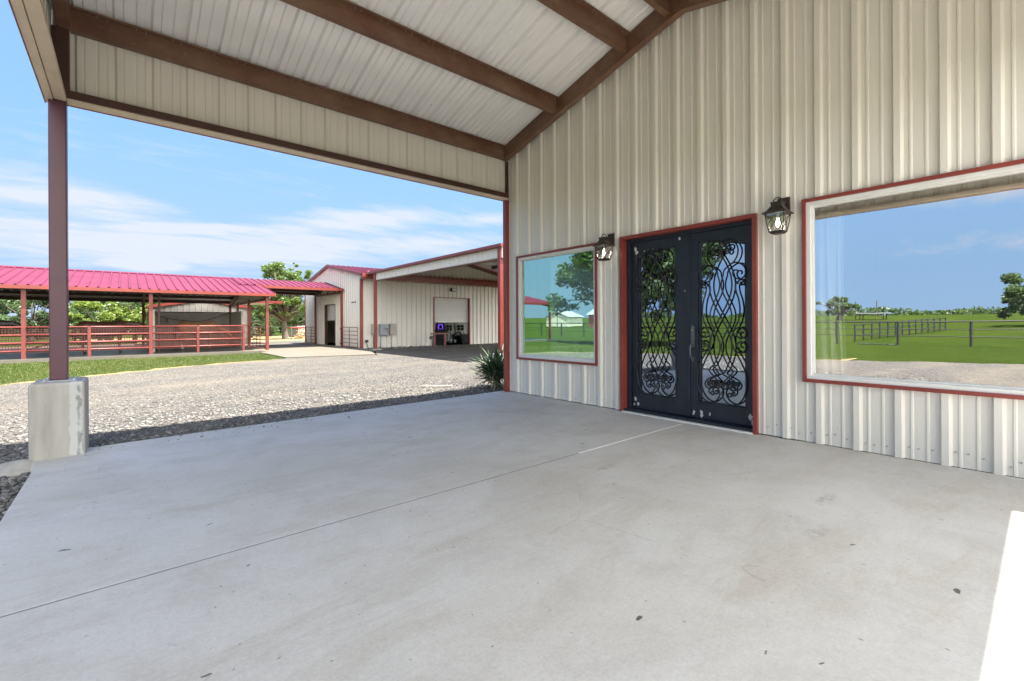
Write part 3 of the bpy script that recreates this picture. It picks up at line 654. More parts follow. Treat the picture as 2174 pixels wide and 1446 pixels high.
# curtains inside the windows
def curtain(y0, y1, z0, z1, label, flare):
    n = 46; mb = MB(); vs = []; rows = 12
    for j in range(rows + 1):
        t = j / rows; z = z1 + (z0 - z1) * t
        for i in range(n + 1):
            s = i / n; yy = y1 - (y1 - y0) * s * (1 + flare * t * t - .10 * math.sin(math.pi * t)); q = s ** (1.0 + .25 * t); ph = q * 3.6 * 2 * math.pi + 1.3 * math.sin(2.2 * t + s * 4) + .9 * math.sin(q * 13 + y1)
            vs.append((5.375 + .30 * s + (.026 + .012 * math.sin(q * 9)) * math.sin(ph) * (.35 + .65 * t), yy + .008 * math.cos(ph), z))
    mb.add(vs, [(j * (n + 1) + i, j * (n + 1) + i + 1, (j + 1) * (n + 1) + i + 1, (j + 1) * (n + 1) + i) for j in range(rows) for i in range(n)])
    o = mb.build('curtain', 'curtain', smooth=True, origin=(5.5, y1, z0)); tag(o, label, 'curtain', 'curtains'); sm = o.modifiers.new('thick', 'SOLIDIFY'); sm.thickness = .004
curtain(1.36, 1.53, .3, 2.36, 'white curtain gathered inside the large picture window', .30)
def sheer(x0, x1, y, z0, z1, label):
    n, rows = 70, 6; mb = MB(); vs = []
    for j in range(rows + 1):
        z = z1 + (z0 - z1) * j / rows
        for i in range(n + 1): q = i / n; vs.append((x0 + (x1 - x0) * q, y + .03 * math.sin(q * 52 + math.sin(q * 9) * 2) * (.6 + .4 * j / rows), z))
    mb.add(vs, [(j * (n + 1) + i, j * (n + 1) + i + 1, (j + 1) * (n + 1) + i + 1, (j + 1) * (n + 1) + i) for j in range(rows) for i in range(n)])
    o = mb.build('curtain', 'curtain', smooth=True, origin=(x0, y, z0), fixn=False); tag(o, label, 'curtain', 'curtains')
sheer(5.66, 7.95, 6.20, .62, 2.44, 'sheer white folds covering the inner side window seen through the smaller greenish pane')
curtain(5.62, 5.97, .3, 2.34, 'white curtain gathered inside the smaller greenish window', .05)
# ------------------------------------------------------------------ porch canopy
porch = thing('porch_canopy', 'open gabled porch roof of cream ribbed sheet on rusty brown purlins', 'porch', (2.4, 2.85, 0))
mb = MB(); mt = MB()
for sgn in (1, -1):
    ye = 6.36 if sgn > 0 else -.70
    for b, dz, mi in ((mb, 0, 0), (mt, .012, 0)):
        sheet(b, (-.56, ye, roofz(ye) + dz), (1, 0, 0), (0, sgn * .265, .964), (0, -sgn, SL), 5.84, 0, abs(ye - RY), phase=.12, prof=RIBC)
mt.prism([(-.56, RY - .28, roofz(RY - .28) + .058), (-.56, RY, roofz(RY) + .075), (-.56, RY + .28, roofz(RY + .28) + .058), (-.56, RY, roofz(RY) + .03)], (5.84, 0, 0))
rp = mb.build('roof_panel', 'ceiling', porch, fixn=False); mt.build('roof_top', 'roof', porch, fixn=False)
mb = MB(); sheet(mb, (-.545, 6.305, 0), (1, 0, 0), (0, 1, 0), (0, 0, 1), 5.785, 3.43, 4.36, phase=.11); mb.build('eave_panel', 'panel', porch, fixn=False)
mb = MB(); sheet(mb, (-.42, -.63, 0), (1, 0, 0), (0, -1, 0), (0, 0, 1), 5.66, 3.475, 4.36, phase=.11); mb.build('eave_panel', 'panel', porch, fixn=False)
mb = MB(); sheet(mb, (-.535, 6.30, 0), (0, -1, 0), (-1, 0, 0), (0, 0, 1), 7.0, 3.42, lambda a: roofz(6.3 - a) + .03, phase=.1, breaks=[6.3 - RY]); mb.build('rake_panel', 'panel', porch, fixn=False)
def channel(mb, x0, x1, y, zt, h=.215, fl=.07, sg=-1, lip=.018, t=.005):
    """Z purlin along X: web in the plane y, top flange towards sg, bottom flange away"""
    P = [(0, 0), (sg * fl, 0), (sg * fl, -lip), (sg * (fl - t), -lip), (sg * (fl - t), -t), (sg * t * .0 - sg * 0, -t)]
    a = [(y + sg * fl, zt - lip), (y + sg * fl, zt), (y - sg * t, zt), (y - sg * t, zt - h + t), (y - sg * fl, zt - h + t), (y - sg * fl, zt - h + lip), (y - sg * fl - sg * t, zt - h + lip), (y - sg * fl - sg * t, zt - h), (y, zt - h), (y, zt - t), (y + sg * (fl - t), zt - t), (y + sg * (fl - t), zt - lip)]
    mb.prism([(x0, p, q) for p, q in a], (x1 - x0, 0, 0))
for y in (4.915, 3.615, 2.985, 2.715, 2.085, .785):
    mb = MB(); sg = -1 if y > RY else 1; zt = roofz(y) - .004
    channel(mb, -.40, 5.16, y, zt, sg=sg)
    for k in range(18):
        for d in (0, .07): x = -.2 + k * PITCH + d + random.uniform(-.01, .01); mb.tube([(x, y + sg * .03, zt + .002), (x + random.uniform(-.003, .003), y + sg * .03, zt - .034)], .0028, 4, mi=1)
    mb.build('purlin', ['primer', 'galv'], porch)
for y, sg in ((6.20, -1), (-.50, 1)):
    mb = MB(); channel(mb, -.40, 5.16, y, roofz(6.22) - .005, h=.21, sg=sg)
    for k in range(18):
        for d in (0, .08): x = -.2 + k * PITCH + d; mb.tube([(x, y + sg * .03, roofz(6.2)), (x, y + sg * .03, roofz(6.2) - .036)], .0028, 4, mi=1); mb.tube([(x + .03, y, 4.24), (x + .03, y + sg * .025, 4.235)], .003, 4, mi=1)
    mb.build('eave_strut', ['primer', 'galv'], porch)
for x0, x1 in ((5.10, 5.205), (-.495, -.392)):
    for sgn in (1, -1):
        mb = MB(); ya = 6.24 if x0 > 0 else 6.21; q = lambda y: y if sgn > 0 else 2 * RY - y
        dz = .235
        mb.prism([(x0, q(ya), roofz(ya) - .006), (x0, q(RY + .001), roofz(RY) - .006), (x0, q(RY + .001), roofz(RY) - dz - .05), (x0, q(RY + .5), roofz(RY + .5) - dz - .03), (x0, q(ya), roofz(ya) - dz)], (x1 - x0, 0, 0))
        mb.build('rafter', 'primer', porch, bevel=.004)
mb = MB()
mb.prism([(5.085, 2.86, 5.00), (5.085, 3.05, 5.02), (5.085, 2.99, 5.24), (5.085, 2.86, 5.24)], (.012, 0, 0)); mb.build('gusset_plate', 'primer', porch)
for y0, y1 in ((6.17, 6.30), (-.625, -.495)):
    mb = MB(); mb.box(-.43, 5.19, y0, y1, 3.445, 3.522); b_ = mb.build('header_beam', 'brown', porch, bevel=.004)
    f = MB(); yo = (y0 + .012, y1 + .035) if y0 > 0 else (y0 - .035, y1 - .012)
    f.box(-.43, 5.19, yo[0], yo[1], 3.428, 3.442); f.build('soffit_flashing', 'tanflash', b_)
    f = MB(); e = yo[1] if y0 > 0 else yo[0]; f.box(-.43, 5.19, e - .004, e + .004, 3.420, 3.47); f.build('drip_edge', 'red', b_)
mb = MB(); mb.box(-.512, -.425, -.60, 6.165, 3.402, 3.46); hb = mb.build('header_beam', 'tanflash', porch, bevel=.004)
f = MB(); f.box(-.575, -.516, -.62, 6.28, 3.392, 3.43); f.build('soffit_flashing', 'tanflash', hb)
f = MB(); f.box(-.582, -.577, -.62, 6.29, 3.384, 3.47); f.build('drip_edge', 'red', hb)
for y0 in (6.165, -.59):
    mb = MB(); mb.box(-.552, -.424, y0, y0 + .128, .70 if y0 > 0 else 0, 3.47); mb.build('post', 'postred', porch, bevel=.010)
    mb = MB(); mb.box(-.530, -.405, y0 + .004, y0 + .124, 3.46, roofz(6.2) - .24); mb.build('post', 'brown', porch)
mb = MB(); mb.box(-.60, -.36, 6.11, 6.35, .694, .702)
for sx in (-.58, -.38):
    for sy in (6.13, 6.33): mb.lathe((sx, sy, .70), [(.001, 0), (.012, 0), (.012, .016), (.001, .016)], 6)
mb.build('base_plate', 'galv', porch)
# concrete pier under the porch post
mb = MB(); mb.box(-.672, -.290, 5.965, 6.50, -.12, .695)
o = mb.build('concrete_pier', 'pier', origin=(-.48, 6.23, 0), bevel=.028); tag(o, 'stained concrete pier carrying the porch post at the slab corner', 'concrete pier')
mb = MB(); rings = []
for t, r in ((0, .26), (.35, .20), (.7, .12), (1, .03)):
    rings.append([(-.72 + r * 1.15 * math.cos(a) * (1 + .2 * math.sin(3 * a)), 5.98 + r * .75 * math.sin(a) * (1 + .15 * math.cos(4 * a)), -.08 + .10 * t + .012 * math.sin(9 * a + 3 * t)) for a in np.linspace(0, 2 * math.pi, 18, endpoint=False)])
mb.loft(rings); o = mb.build('spilled_concrete', 'pier', smooth=True, origin=(-.72, 5.98, -.08)); tag(o, 'lump of spilled concrete in the gravel at the foot of the pier', 'concrete lump')
# ------------------------------------------------------------------ wall lanterns
def make_lantern(loc, label):
    t = thing('wall_lantern', label, 'lantern', loc, 'lit wall lanterns')
    x0, y0, z0 = loc
    def P(x, y, z): return (x0 + x, y0 + y, z0 + z)
    b = MB(); b.box(x0 - .030, x0, y0 - .058, y0 + .058, z0 + .24, z0 + .40); b.tube([P(-.01, 0, .335), P(-.10, 0, .335), P(-.13, 0, .32)], .013, 8)
    b.build('back_plate', 'lantern', t, bevel=.006)
    cx = -.185
    def sq(s, z): return [P(cx + a * s, c * s, z) for a, c in ((-1, -1), (1, -1), (1, 1), (-1, 1))]
    b = MB(); b.loft([sq(.112, .205), sq(.114, .214), sq(.104, .222), sq(.078, .243), sq(.058, .275), sq(.056, .280)]); b.loft([sq(.050, .2805), sq(.050, .315), sq(.056, .318), sq(.056, .325), sq(.02, .332)])
    b.build('cap', 'lantern', t, bevel=.002)
    b = MB(); b.tube([P(cx + .0, .046 * math.cos(a), .322 + .052 * math.sin(a)) for a in np.linspace(-.15, math.pi + .15, 22)], .0052, 8); b.build('ring', 'lantern', t, smooth=True)
    b = MB(); b.loft([sq(.066, .018), sq(.066, .030)]); b.loft([sq(.05, .004), sq(.058, .016)])
    prof = [(.030, .062), (.07, .070), (.13, .080), (.18, .086), (.205, .088)]
    for a, c in ((-1, -1), (1, -1), (1, 1), (-1, 1)): b.tube([P(cx + a * s, c * s, z) for z, s in prof], .0055, 6)
    def sat(z): return float(np.interp(z, [p[0] for p in prof], [p[1] for p in prof]))
    for axis in range(4):
        def fp(q, z):
            s = sat(z); v = [(q * s, -s), (s, q * s), (-q * s, s), (-s, -q * s)][axis]; return P(cx + v[0], v[1], z)
        for sg in (1, -1): b.tube([fp(sg * q, z) for q, z in zip(np.linspace(-.95, .95, 7), np.linspace(.036, .20, 7))], .0034, 5)
        c = Vector(fp(0, .118)); b.lathe(c - Vector((0, 0, .008)), [(.002, 0), (.008, .004), (.008, .012), (.002, .016)], 8)
    b.build('cage', 'lantern', t)
    g = MB()
    for axis in range(4):
        def fp(q, z):
            s = sat(z) - .006; v = [(q * s, -s), (s, q * s), (-q * s, s), (-s, -q * s)][axis]; return P(cx + v[0], v[1], z)
        zs = [.031, .07, .13, .18, .204]
        g.add([fp(q, z) for z in zs for q in (-1, 1)], [(2 * i, 2 * i + 1, 2 * i + 3, 2 * i + 2) for i in range(4)])
    g.build('glass', 'glass_clear', t)
    b = MB(); b.lathe(P(cx, 0, .072), [(.004, 0), (.015, .012), (.021, .034), (.019, .052), (.012, .075), (.011, .092)], 14); b.build('bulb', 'bulb', t, smooth=True)
    b = MB(); b.lathe(P(cx, 0, .165), [(.013, 0), (.013, .04)], 10); b.build('socket', 'white', t)
    return t
lan = make_lantern((5.262, 1.775, 2.12), 'lit black lantern on the wall between the double doors and the large picture window')
dup(lan, (5.262, 3.985, 2.085), 'lit black lantern on the wall between the smaller window and the double doors')

# ------------------------------------------------------------------ trees
def make_tree(name, label, cat, loc, h, crown, leafmat, n, size, group=None, trunk_r=.2, trunk_h=None, clumps=26, seed=1, flat=1.0, crown_c=None):
    """crown: list of ellipsoids (dx,dy,dz,rx,ry,rz) relative to the foot"""
    rn = np.random.default_rng(seed); random.seed(seed)
    t = thing(name, label, cat, loc, group); L = Vector(loc)
    th = trunk_h or h * .35
    mb = MB(); top = Vector((random.uniform(-.2, .2), random.uniform(-.2, .2), th))
    mb.tube([L + Vector((0, 0, -.3)), L + Vector((0, 0, .1)), L + top * .5 + Vector((.05, 0, 0)), L + top], [trunk_r * 1.7, trunk_r * 1.25, trunk_r, trunk_r * .85], 9)
    cents = []
    for (dx, dy, dz, rx, ry, rz) in crown:
        k = max(4, int(clumps * rx * rz / sum(c[3] * c[5] for c in crown)))
        for i in range(k):
            v = rn.normal(size=3); v /= np.linalg.norm(v); rr = rn.uniform(.35, 1.0) ** .6
            cents.append(((dx + v[0] * rx * rr, dy + v[1] * ry * rr, dz + v[2] * rz * rr), .36 * min(rx, rz) * rn.uniform(.45, 1.15)))
    for c, r in cents[::2]:
        c = Vector(c); m = top.lerp(c, .5) + Vector((random.uniform(-.2, .2), random.uniform(-.2, .2), .12 * c.length * .3))
        mb.tube([L + top * random.uniform(.75, 1.0), L + m, L + c], [trunk_r * .42, trunk_r * .24, trunk_r * .07], 5)
    mb.build('trunk', 'bark', t, smooth=True)
    w_ = np.array([r ** 2 for c, r in cents]); w_ /= w_.sum(); pick = rn.choice(len(cents), n, p=w_)
    Cc = np.array([c for c, r in cents])[pick]; Rr = np.array([r for c, r in cents])[pick]
    d = rn.normal(size=(n, 3)); d /= np.linalg.norm(d, axis=1)[:, None]; d[:, 2] *= .75
    P = Cc + d * (Rr * rn.uniform(.25, 1.12, n) ** .7)[:, None] + np.array(loc)
    a = rn.normal(size=(n, 3)); a[:, 2] *= .6; a /= np.linalg.norm(a, axis=1)[:, None]; b = np.cross(a, rn.normal(size=(n, 3))); b /= np.linalg.norm(b, axis=1)[:, None]
    s = (size * rn.uniform(.6, 1.3, n))[:, None]
    V = np.stack([P - a * s, P + b * s * .42, P + a * s, P - b * s * .42], 1).reshape(-1, 3)
    raw('crown', V, np.arange(4 * n).reshape(-1, 4), leafmat, t); return t
make_tree('pecan_tree', 'tall leafy tree with grey trunk beyond the concrete passage, left of the barn', 'tree', (11.0, 44.5, -.12), 7.2,
          [(-.5, 0, 5.5, 1.9, 1.8, 1.4), (1.2, .3, 4.3, 1.5, 1.5, 1.5), (-1.7, 0, 3.8, 1.5, 1.5, 1.4), (.2, -.5, 3.0, 2.4, 1.6, 1.2), (-2.8, .2, 5.1, .8, .7, .5), (1.6, 0, 5.8, 1.0, .9, .8), (-.9, 0, 6.7, .8, .8, .5), (.5, 0, 6.6, .6, .6, .5), (-1.4, -.4, 2.4, 1.4, 1.0, .7)],
          'leaf_pecan', 30000, .095, trunk_r=.22, trunk_h=1.8, clumps=120, seed=3)
WOODS = [(-12.5, 49, 5.6, 'leaf_blue'), (-8.2, 50, 5.6, 'leaf_dark'), (-5.2, 47, 5.0, 'leaf_blue'), (-2.6, 49, 4.9, 'leaf_blue'), (-1.4, 43.5, 3.6, 'leaf_lime'), (.6, 46, 4.8, 'leaf_lime'), (2.6, 50, 5.6, 'leaf_dark'), (3.4, 44, 4.3, 'leaf_lime'),
         (5.6, 51, 5.2, 'leaf_dark'), (8.4, 53, 5.6, 'leaf_dark'), (12.8, 58, 5.5, 'leaf_blue'), (16, 60, 5.4, 'leaf_dark'), (20, 62, 5.8, 'leaf_blue'), (-17, 50, 5.8, 'leaf_dark'), (24, 64, 5.6, 'leaf_dark'), (10.6, 60, 5.2, 'leaf_blue')]
WL = ['blue green woodland tree at far left behind the stall shed, beside the dark horse', 'dark woodland tree behind the stall shed at its left end', 'blue green tree with bare inner twigs seen left of the porch post', 'blue green tree just behind the big porch post',
      'low rounded lime green tree directly right of the porch post', 'lime green tree above the bay horse, taller of the pair there', 'tall dark tree rising behind the lime green trees under the shed roof', 'spreading lime green tree left of the stall wall',
      'tall dark tree behind the shed near the cream outbuilding', 'dark tree behind the pecan on its left', 'blue green tree far behind the pecan trunk', 'dark tree far behind the pecan on its right', 'blue green tree far off behind the barn corner',
      'dark woodland tree hidden at the far left end of the shed', 'dark tree farthest right in the far row beside the barn', 'bluish tree far off between the outbuilding and the pecan']
for i, ((x, y, h, m), lb) in enumerate(zip(WOODS, WL)):
    rr = h * .5
    make_tree('woodland_tree', lb, 'tree', (x, y, -.15), h, [(0, 0, h * .55, rr, rr * .8, h * .40), (-rr * .5, 0, h * .33, rr * .8, rr * .7, h * .30), (rr * .5, -.3, h * .36, rr * .8, rr * .7, h * .30)], m, 9500, .12, 'trees behind the shed', trunk_r=.14, trunk_h=h * .3, clumps=34, seed=20 + i)
# trees of the pasture side, seen in the window glass
make_tree('shade_tree', 'large dark shade tree on the pasture lawn, mirrored in the smaller window and the doors', 'tree', (-13.5, 16.7, -.13), 10, [(0, 0, 5.6, 4.4, 5.4, 3.4), (1.2, 2.6, 3.6, 2.6, 3.4, 1.9), (1.4, -2.4, 3.4, 2.6, 3.0, 1.9), (2.2, 0, 3.0, 1.6, 2.6, 1.5)], 'leaf_dark', 24000, .16, trunk_r=.22, trunk_h=2.4, clumps=90, seed=51)
make_tree('pasture_tree', 'round lone tree mirrored in the large window beside the curtain', 'tree', (-80, 22.4, gz(-80, 22)), 5, [(0, 0, 2.4, 3.4, 3.3, 1.4), (.4, -1.0, 1.9, 2.4, 2.2, .9)], 'leaf_dark', 5000, .25, trunk_r=.35, trunk_h=1, clumps=40, seed=52)
make_tree('pasture_tree', 'spreading tree mirrored at the right edge of the large window', 'tree', (-52, .2, gz(-52, 0)), 6, [(0, 0, 3.2, 2.8, 2.8, 1.9), (0, 1.6, 1.9, 2.4, 2.0, 1.2)], 'leaf_dark', 6000, .2, trunk_r=.35, trunk_h=1, clumps=40, seed=53)
random.seed(11)
hedge = MB()
def far_wood(name, pts, h, n, mat, size):
    rn = np.random.default_rng(5); i = rn.integers(0, len(pts) - 1, n); t = rn.random(n)[:, None]; A = np.array(pts)[i]; B = np.array(pts)[i + 1]
    P = A + (B - A) * t; P = np.concatenate([P + rn.normal(size=(n, 2)) * 1.5, np.zeros((n, 1))], 1)
    hh = h * (.55 + .45 * np.sin(P[:, 0] * .35 + P[:, 1] * .22) * np.sin(P[:, 1] * .13 + 1)); P[:, 2] = np.array([gz(a, b) for a, b in P[:, :2]]) + hh * rn.random(n) ** .8
    a = rn.normal(size=(n, 3)); a /= np.linalg.norm(a, axis=1)[:, None]; b = np.cross(a, rn.normal(size=(n, 3))); b /= np.linalg.norm(b, axis=1)[:, None]
    s = size * rn.uniform(.6, 1.3, n)[:, None]
    return raw(name, np.stack([P - a * s, P + b * s * .5, P + a * s, P - b * s * .5], 1).reshape(-1, 3), np.arange(4 * n).reshape(-1, 4), mat)
tag(far_wood('far_treeline', [(-150, 120), (-150, 60), (-150, 0), (-140, -80)], 2.6, 9000, 'leaf_dark', .5), kind='stuff')
tag(far_wood('far_treeline', [(-60, 85), (-20, 80), (10, 78), (60, 82), (90, 85)], 6.0, 16000, 'leaf_dark', .5), kind='stuff')
# ------------------------------------------------------------------ stall shed on the left
shed = thing('stall_shed', 'long open stall shed with rose red metal roof on red pipe posts', 'shed', (-4, 28.3, .05))
PR, PE = 3.68, 2.63; SY0, SYR, SY1 = 23.2, 28.3, 33.4; SX0, SX1 = -13.4, 5.32
ssl = (PR - PE) / (SYR - SY0)
mb = MB(); mu = MB()
for sg in (1, -1):
    y0 = SY0 if sg > 0 else SY1
    sheet(mb, (SX0, y0, PE + .02), (1, 0, 0), (0, -sg * .2, .98), (0, sg, ssl), SX1 - SX0, 0, SYR - SY0, prof=RIBFAR, phase=.1)
    sheet(mu, (SX0 + .03, y0 + sg * .04, PE + .004), (1, 0, 0), (0, -sg * .2, .98), (0, sg, ssl), SX1 - SX0 - .06, 0, SYR - SY0 - .04, prof=RIBFAR, phase=.07, hs=.4)
rf = mb.build('roof', 'roof', shed, fixn=False); mu.build('roof_underside', 'ceiling', shed, fixn=False)
mb = MB(); mb.prism([(SX0, SYR - .18, PR + .01), (SX0, SYR, PR + .075), (SX0, SYR + .18, PR + .01)], (SX1 - SX0, 0, 0)); mb.build('ridge_cap', 'roof', rf)
for y in (SY0, SY1):
    mb = MB(); mb.box(SX0, SX1 + .03, y - .03 if y < 28 else y - .01, y + .01 if y < 28 else y + .03, PE - .105, PE + .022); mb.build('eave_trim', 'red', shed)
for sg in (1, -1):
    y0 = SY0 if sg > 0 else SY1
    mb = MB(); mb.prism([(SX1, y0, PE + .03), (SX1, SYR, PR + .03), (SX1, SYR, PR - .09), (SX1, y0, PE - .09)], (.03, 0, 0)); mb.build('rake_trim', 'red', shed)
    for f in (.06, .28, .52, .76, .96):
        y = y0 + sg * (SYR - SY0) * f; z = PE + ssl * (SYR - SY0) * f; mb = MB(); mb.box(SX0 + .1, SX1 - .15, y - .03, y + .03, z - .17, z - .012); mb.build('purlin', 'brown', shed)
POSTX = [-12.9, -10.0, -6.45, -2.72, .80, 5.02]
for x in POSTX:
    for y in (23.4, 33.1):
        mb = MB(); mb.box(x - .06, x + .06, y - .06, y + .06, .05, PE - .02); mb.build('post', 'redpipe', shed)
    for sg in (1, -1):
        y0 = 23.4 if sg > 0 else 33.1
        mb = MB(); mb.bar((x, y0, PE - .16), (x, SYR, PR - .26), .10, .16); mb.build('rafter', 'primer', shed)
for x in (-1.75, 1.12):
    mb = MB(); mb.box(x - .04, x + .04, 24.66, 24.74, .05, 2.66); mb.build('post', 'brown', shed)
for x, y in ((4.86, 26.6), (4.95, 30.2)):
    mb = MB(); mb.box(x - .055, x + .055, y - .055, y + .055, .05, 2.5); mb.build('post', 'red', shed)
mb = MB(); sheet(mb, (5.13, 23.45, 0), (0, 1, 0), (1, 0, 0), (0, 0, 1), 9.6, 2.42, lambda a: PE + ssl * min(a + .25, 9.6 + .25 - a if a > 4.85 else a + .25) - .02, prof=RIBFAR, breaks=[4.85]); mb.build('gable_panel', 'panel', shed, fixn=False)
mb = MB(); mb.box(5.06, 5.12, 23.4, 33.1, 2.36, 2.46); mb.build('gable_tie', 'brown', shed)
def fixture(loc, label):
    t = thing('strip_light', label, 'ceiling light', loc, 'strip lights under the shed roof'); x, y, z = loc
    b = MB(); b.prism([(x - .33, y - .09, z - .01), (x - .33, y - .05, z + .05), (x - .33, y + .05, z + .05), (x - .33, y + .09, z - .01)], (.66, 0, 0)); b.tube([(x - .2, y, z + .05), (x - .2, y, z + .20)], .006, 5); b.tube([(x + .2, y, z + .05), (x + .2, y, z + .20)], .006, 5); b.build('housing', 'white', t)
    b = MB(); b.box(x - .31, x + .31, y - .07, y + .07, z - .03, z - .012); b.build('diffuser', 'white', t); return t
fixture((-4.05, 24.9, 2.66), 'white strip light at the left under the shed roof')
fixture((-1.0 + .9, 25.1, 2.70), 'white strip light under the shed roof right of the big porch post'); fixture((3.05, 25.0, 2.68), 'white strip light under the shed roof over the stall wall')
# front pipe fence, one thing per bay, with wire mesh
def bay(x0, x1, label, posts, z0=.06):
    t = thing('pipe_fence', label, 'fence', (x0, 23.4, z0), 'fence bays along the shed front'); zs = (.33, .61, .89, 1.17)
    for z in zs: b = MB(); b.tube([(x0, 23.34, z), (x1, 23.34, z)], .030, 8); b.build('rail', 'redpipe', t, smooth=True)
    for x in posts: b = MB(); b.box(x - .045, x + .045, 23.30, 23.39, z0, 1.26 if x > 4 else 1.20); b.build('post', 'redpipe', t)
    b = MB(); n = int((x1 - x0) / .075)
    for i in range(n + 1): x = x0 + (x1 - x0) * i / n; b.bar((x, 23.38, .26), (x, 23.38, 1.17), .024, .018)
    for j in range(13): z = .27 + j * .074; b.bar((x0, 23.375, z), (x1, 23.375, z), .018, .024)
    b.build('wire_mesh', 'wire', t)
bay(-10.0, -6.5, 'red pipe fence bay with wire mesh, outermost at the left end', [-8.2]); bay(-6.4, -2.78, 'red pipe fence bay with wire mesh in front of the dark horse', [-4.6])
bay(-2.66, .74, 'red pipe fence bay with wire mesh in front of the bay horse', [-1.02]); bay(.86, 4.08, 'red pipe fence bay with wire mesh in front of the sorrel horse', [2.36, 4.05])
mb = MB()
bf = thing('pipe_fence', 'red pipe rail fence along the back of the shed', 'fence', (-4, 33.1, .05))
for z in (.35, .7, 1.05):
    b = MB(); b.tube([(-13, 33.05, z), (1.0, 33.05, z)], .03, 6); b.build('rail', 'redpipe', bf, smooth=True)
for x0, lb in ((-6.45, 'red pipe divider between the left stalls of the shed'), (-2.72, 'red pipe divider between the middle stalls of the shed')):
    dv = thing('stall_divider', lb, 'fence', (x0, 28, .05), 'stall dividers')
    for z in (.35, .65, .95, 1.2): b = MB(); b.tube([(x0, 23.5, z), (x0, 33, z)], .025, 6); b.build('rail', 'redpipe', dv, smooth=True)
# wash stall of plain panels
st = thing('wash_stall', 'grey panelled wash stall open to the front inside the shed', 'stall', (2.8, 28, .05))
for nm, bx in (('back_wall', (.98, 4.62, 29.9, 29.98, .05, 1.92)), ('side_wall', (.86, .98, 24.8, 29.98, .05, 1.92)), ('side_wall', (4.54, 4.62, 26.7, 29.9, .05, 1.92))):
    b = MB(); b.box(*bx); b.build(nm, 'stall', st)
b = MB(); b.bar((.98, 29.88, 1.90), (4.54, 29.88, 1.90), .03, .05); b.bar((4.52, 29.86, .05), (4.52, 29.86, 1.9), .05, .05); b.build('edge_angle', 'brown', st)
b = MB(); pts = cr([(1.05, 29.2, 1.88), (1.35, 29.3, 1.70), (1.75, 29.5, 1.56), (2.4, 29.7, 1.45), (3.15, 29.72, 1.42), (3.75, 29.6, 1.60), (4.3, 29.5, 1.83), (4.5, 29.5, 1.87)]); b.tube(pts, .016, 6)
b.tube([(1.66, 29.5, 1.58), (1.66, 29.5, 1.36)], .022, 6); b.tube([(1.33, 29.3, 1.7), (1.33, 29.3, 1.62)], .02, 6)
tag(b.build('water_hose', 'rubber', smooth=True, origin=(1.05, 29.2, 1.88)), 'black hose slung across the grey back wall of the wash stall', 'hose')
b = MB(); b.loft([[(1.10 + a * .06, 28.9 + c * .05, z) for a, c in ((-1, -1), (1, -1), (1, 1), (-1, 1))] for z in (1.05, 1.2, 1.4, 1.46)]); b.loft([[(1.12 + a * .04, 28.88 + c * .04, z) for a, c in ((-1, -1), (1, -1), (1, 1), (-1, 1))] for z in (1.46, 1.53, 1.56)])
tag(b.build('halter', 'redpipe', origin=(1.1, 28.9, 1.05), bevel=.01), 'dark red halter hanging inside the left wall of the wash stall', 'halter')
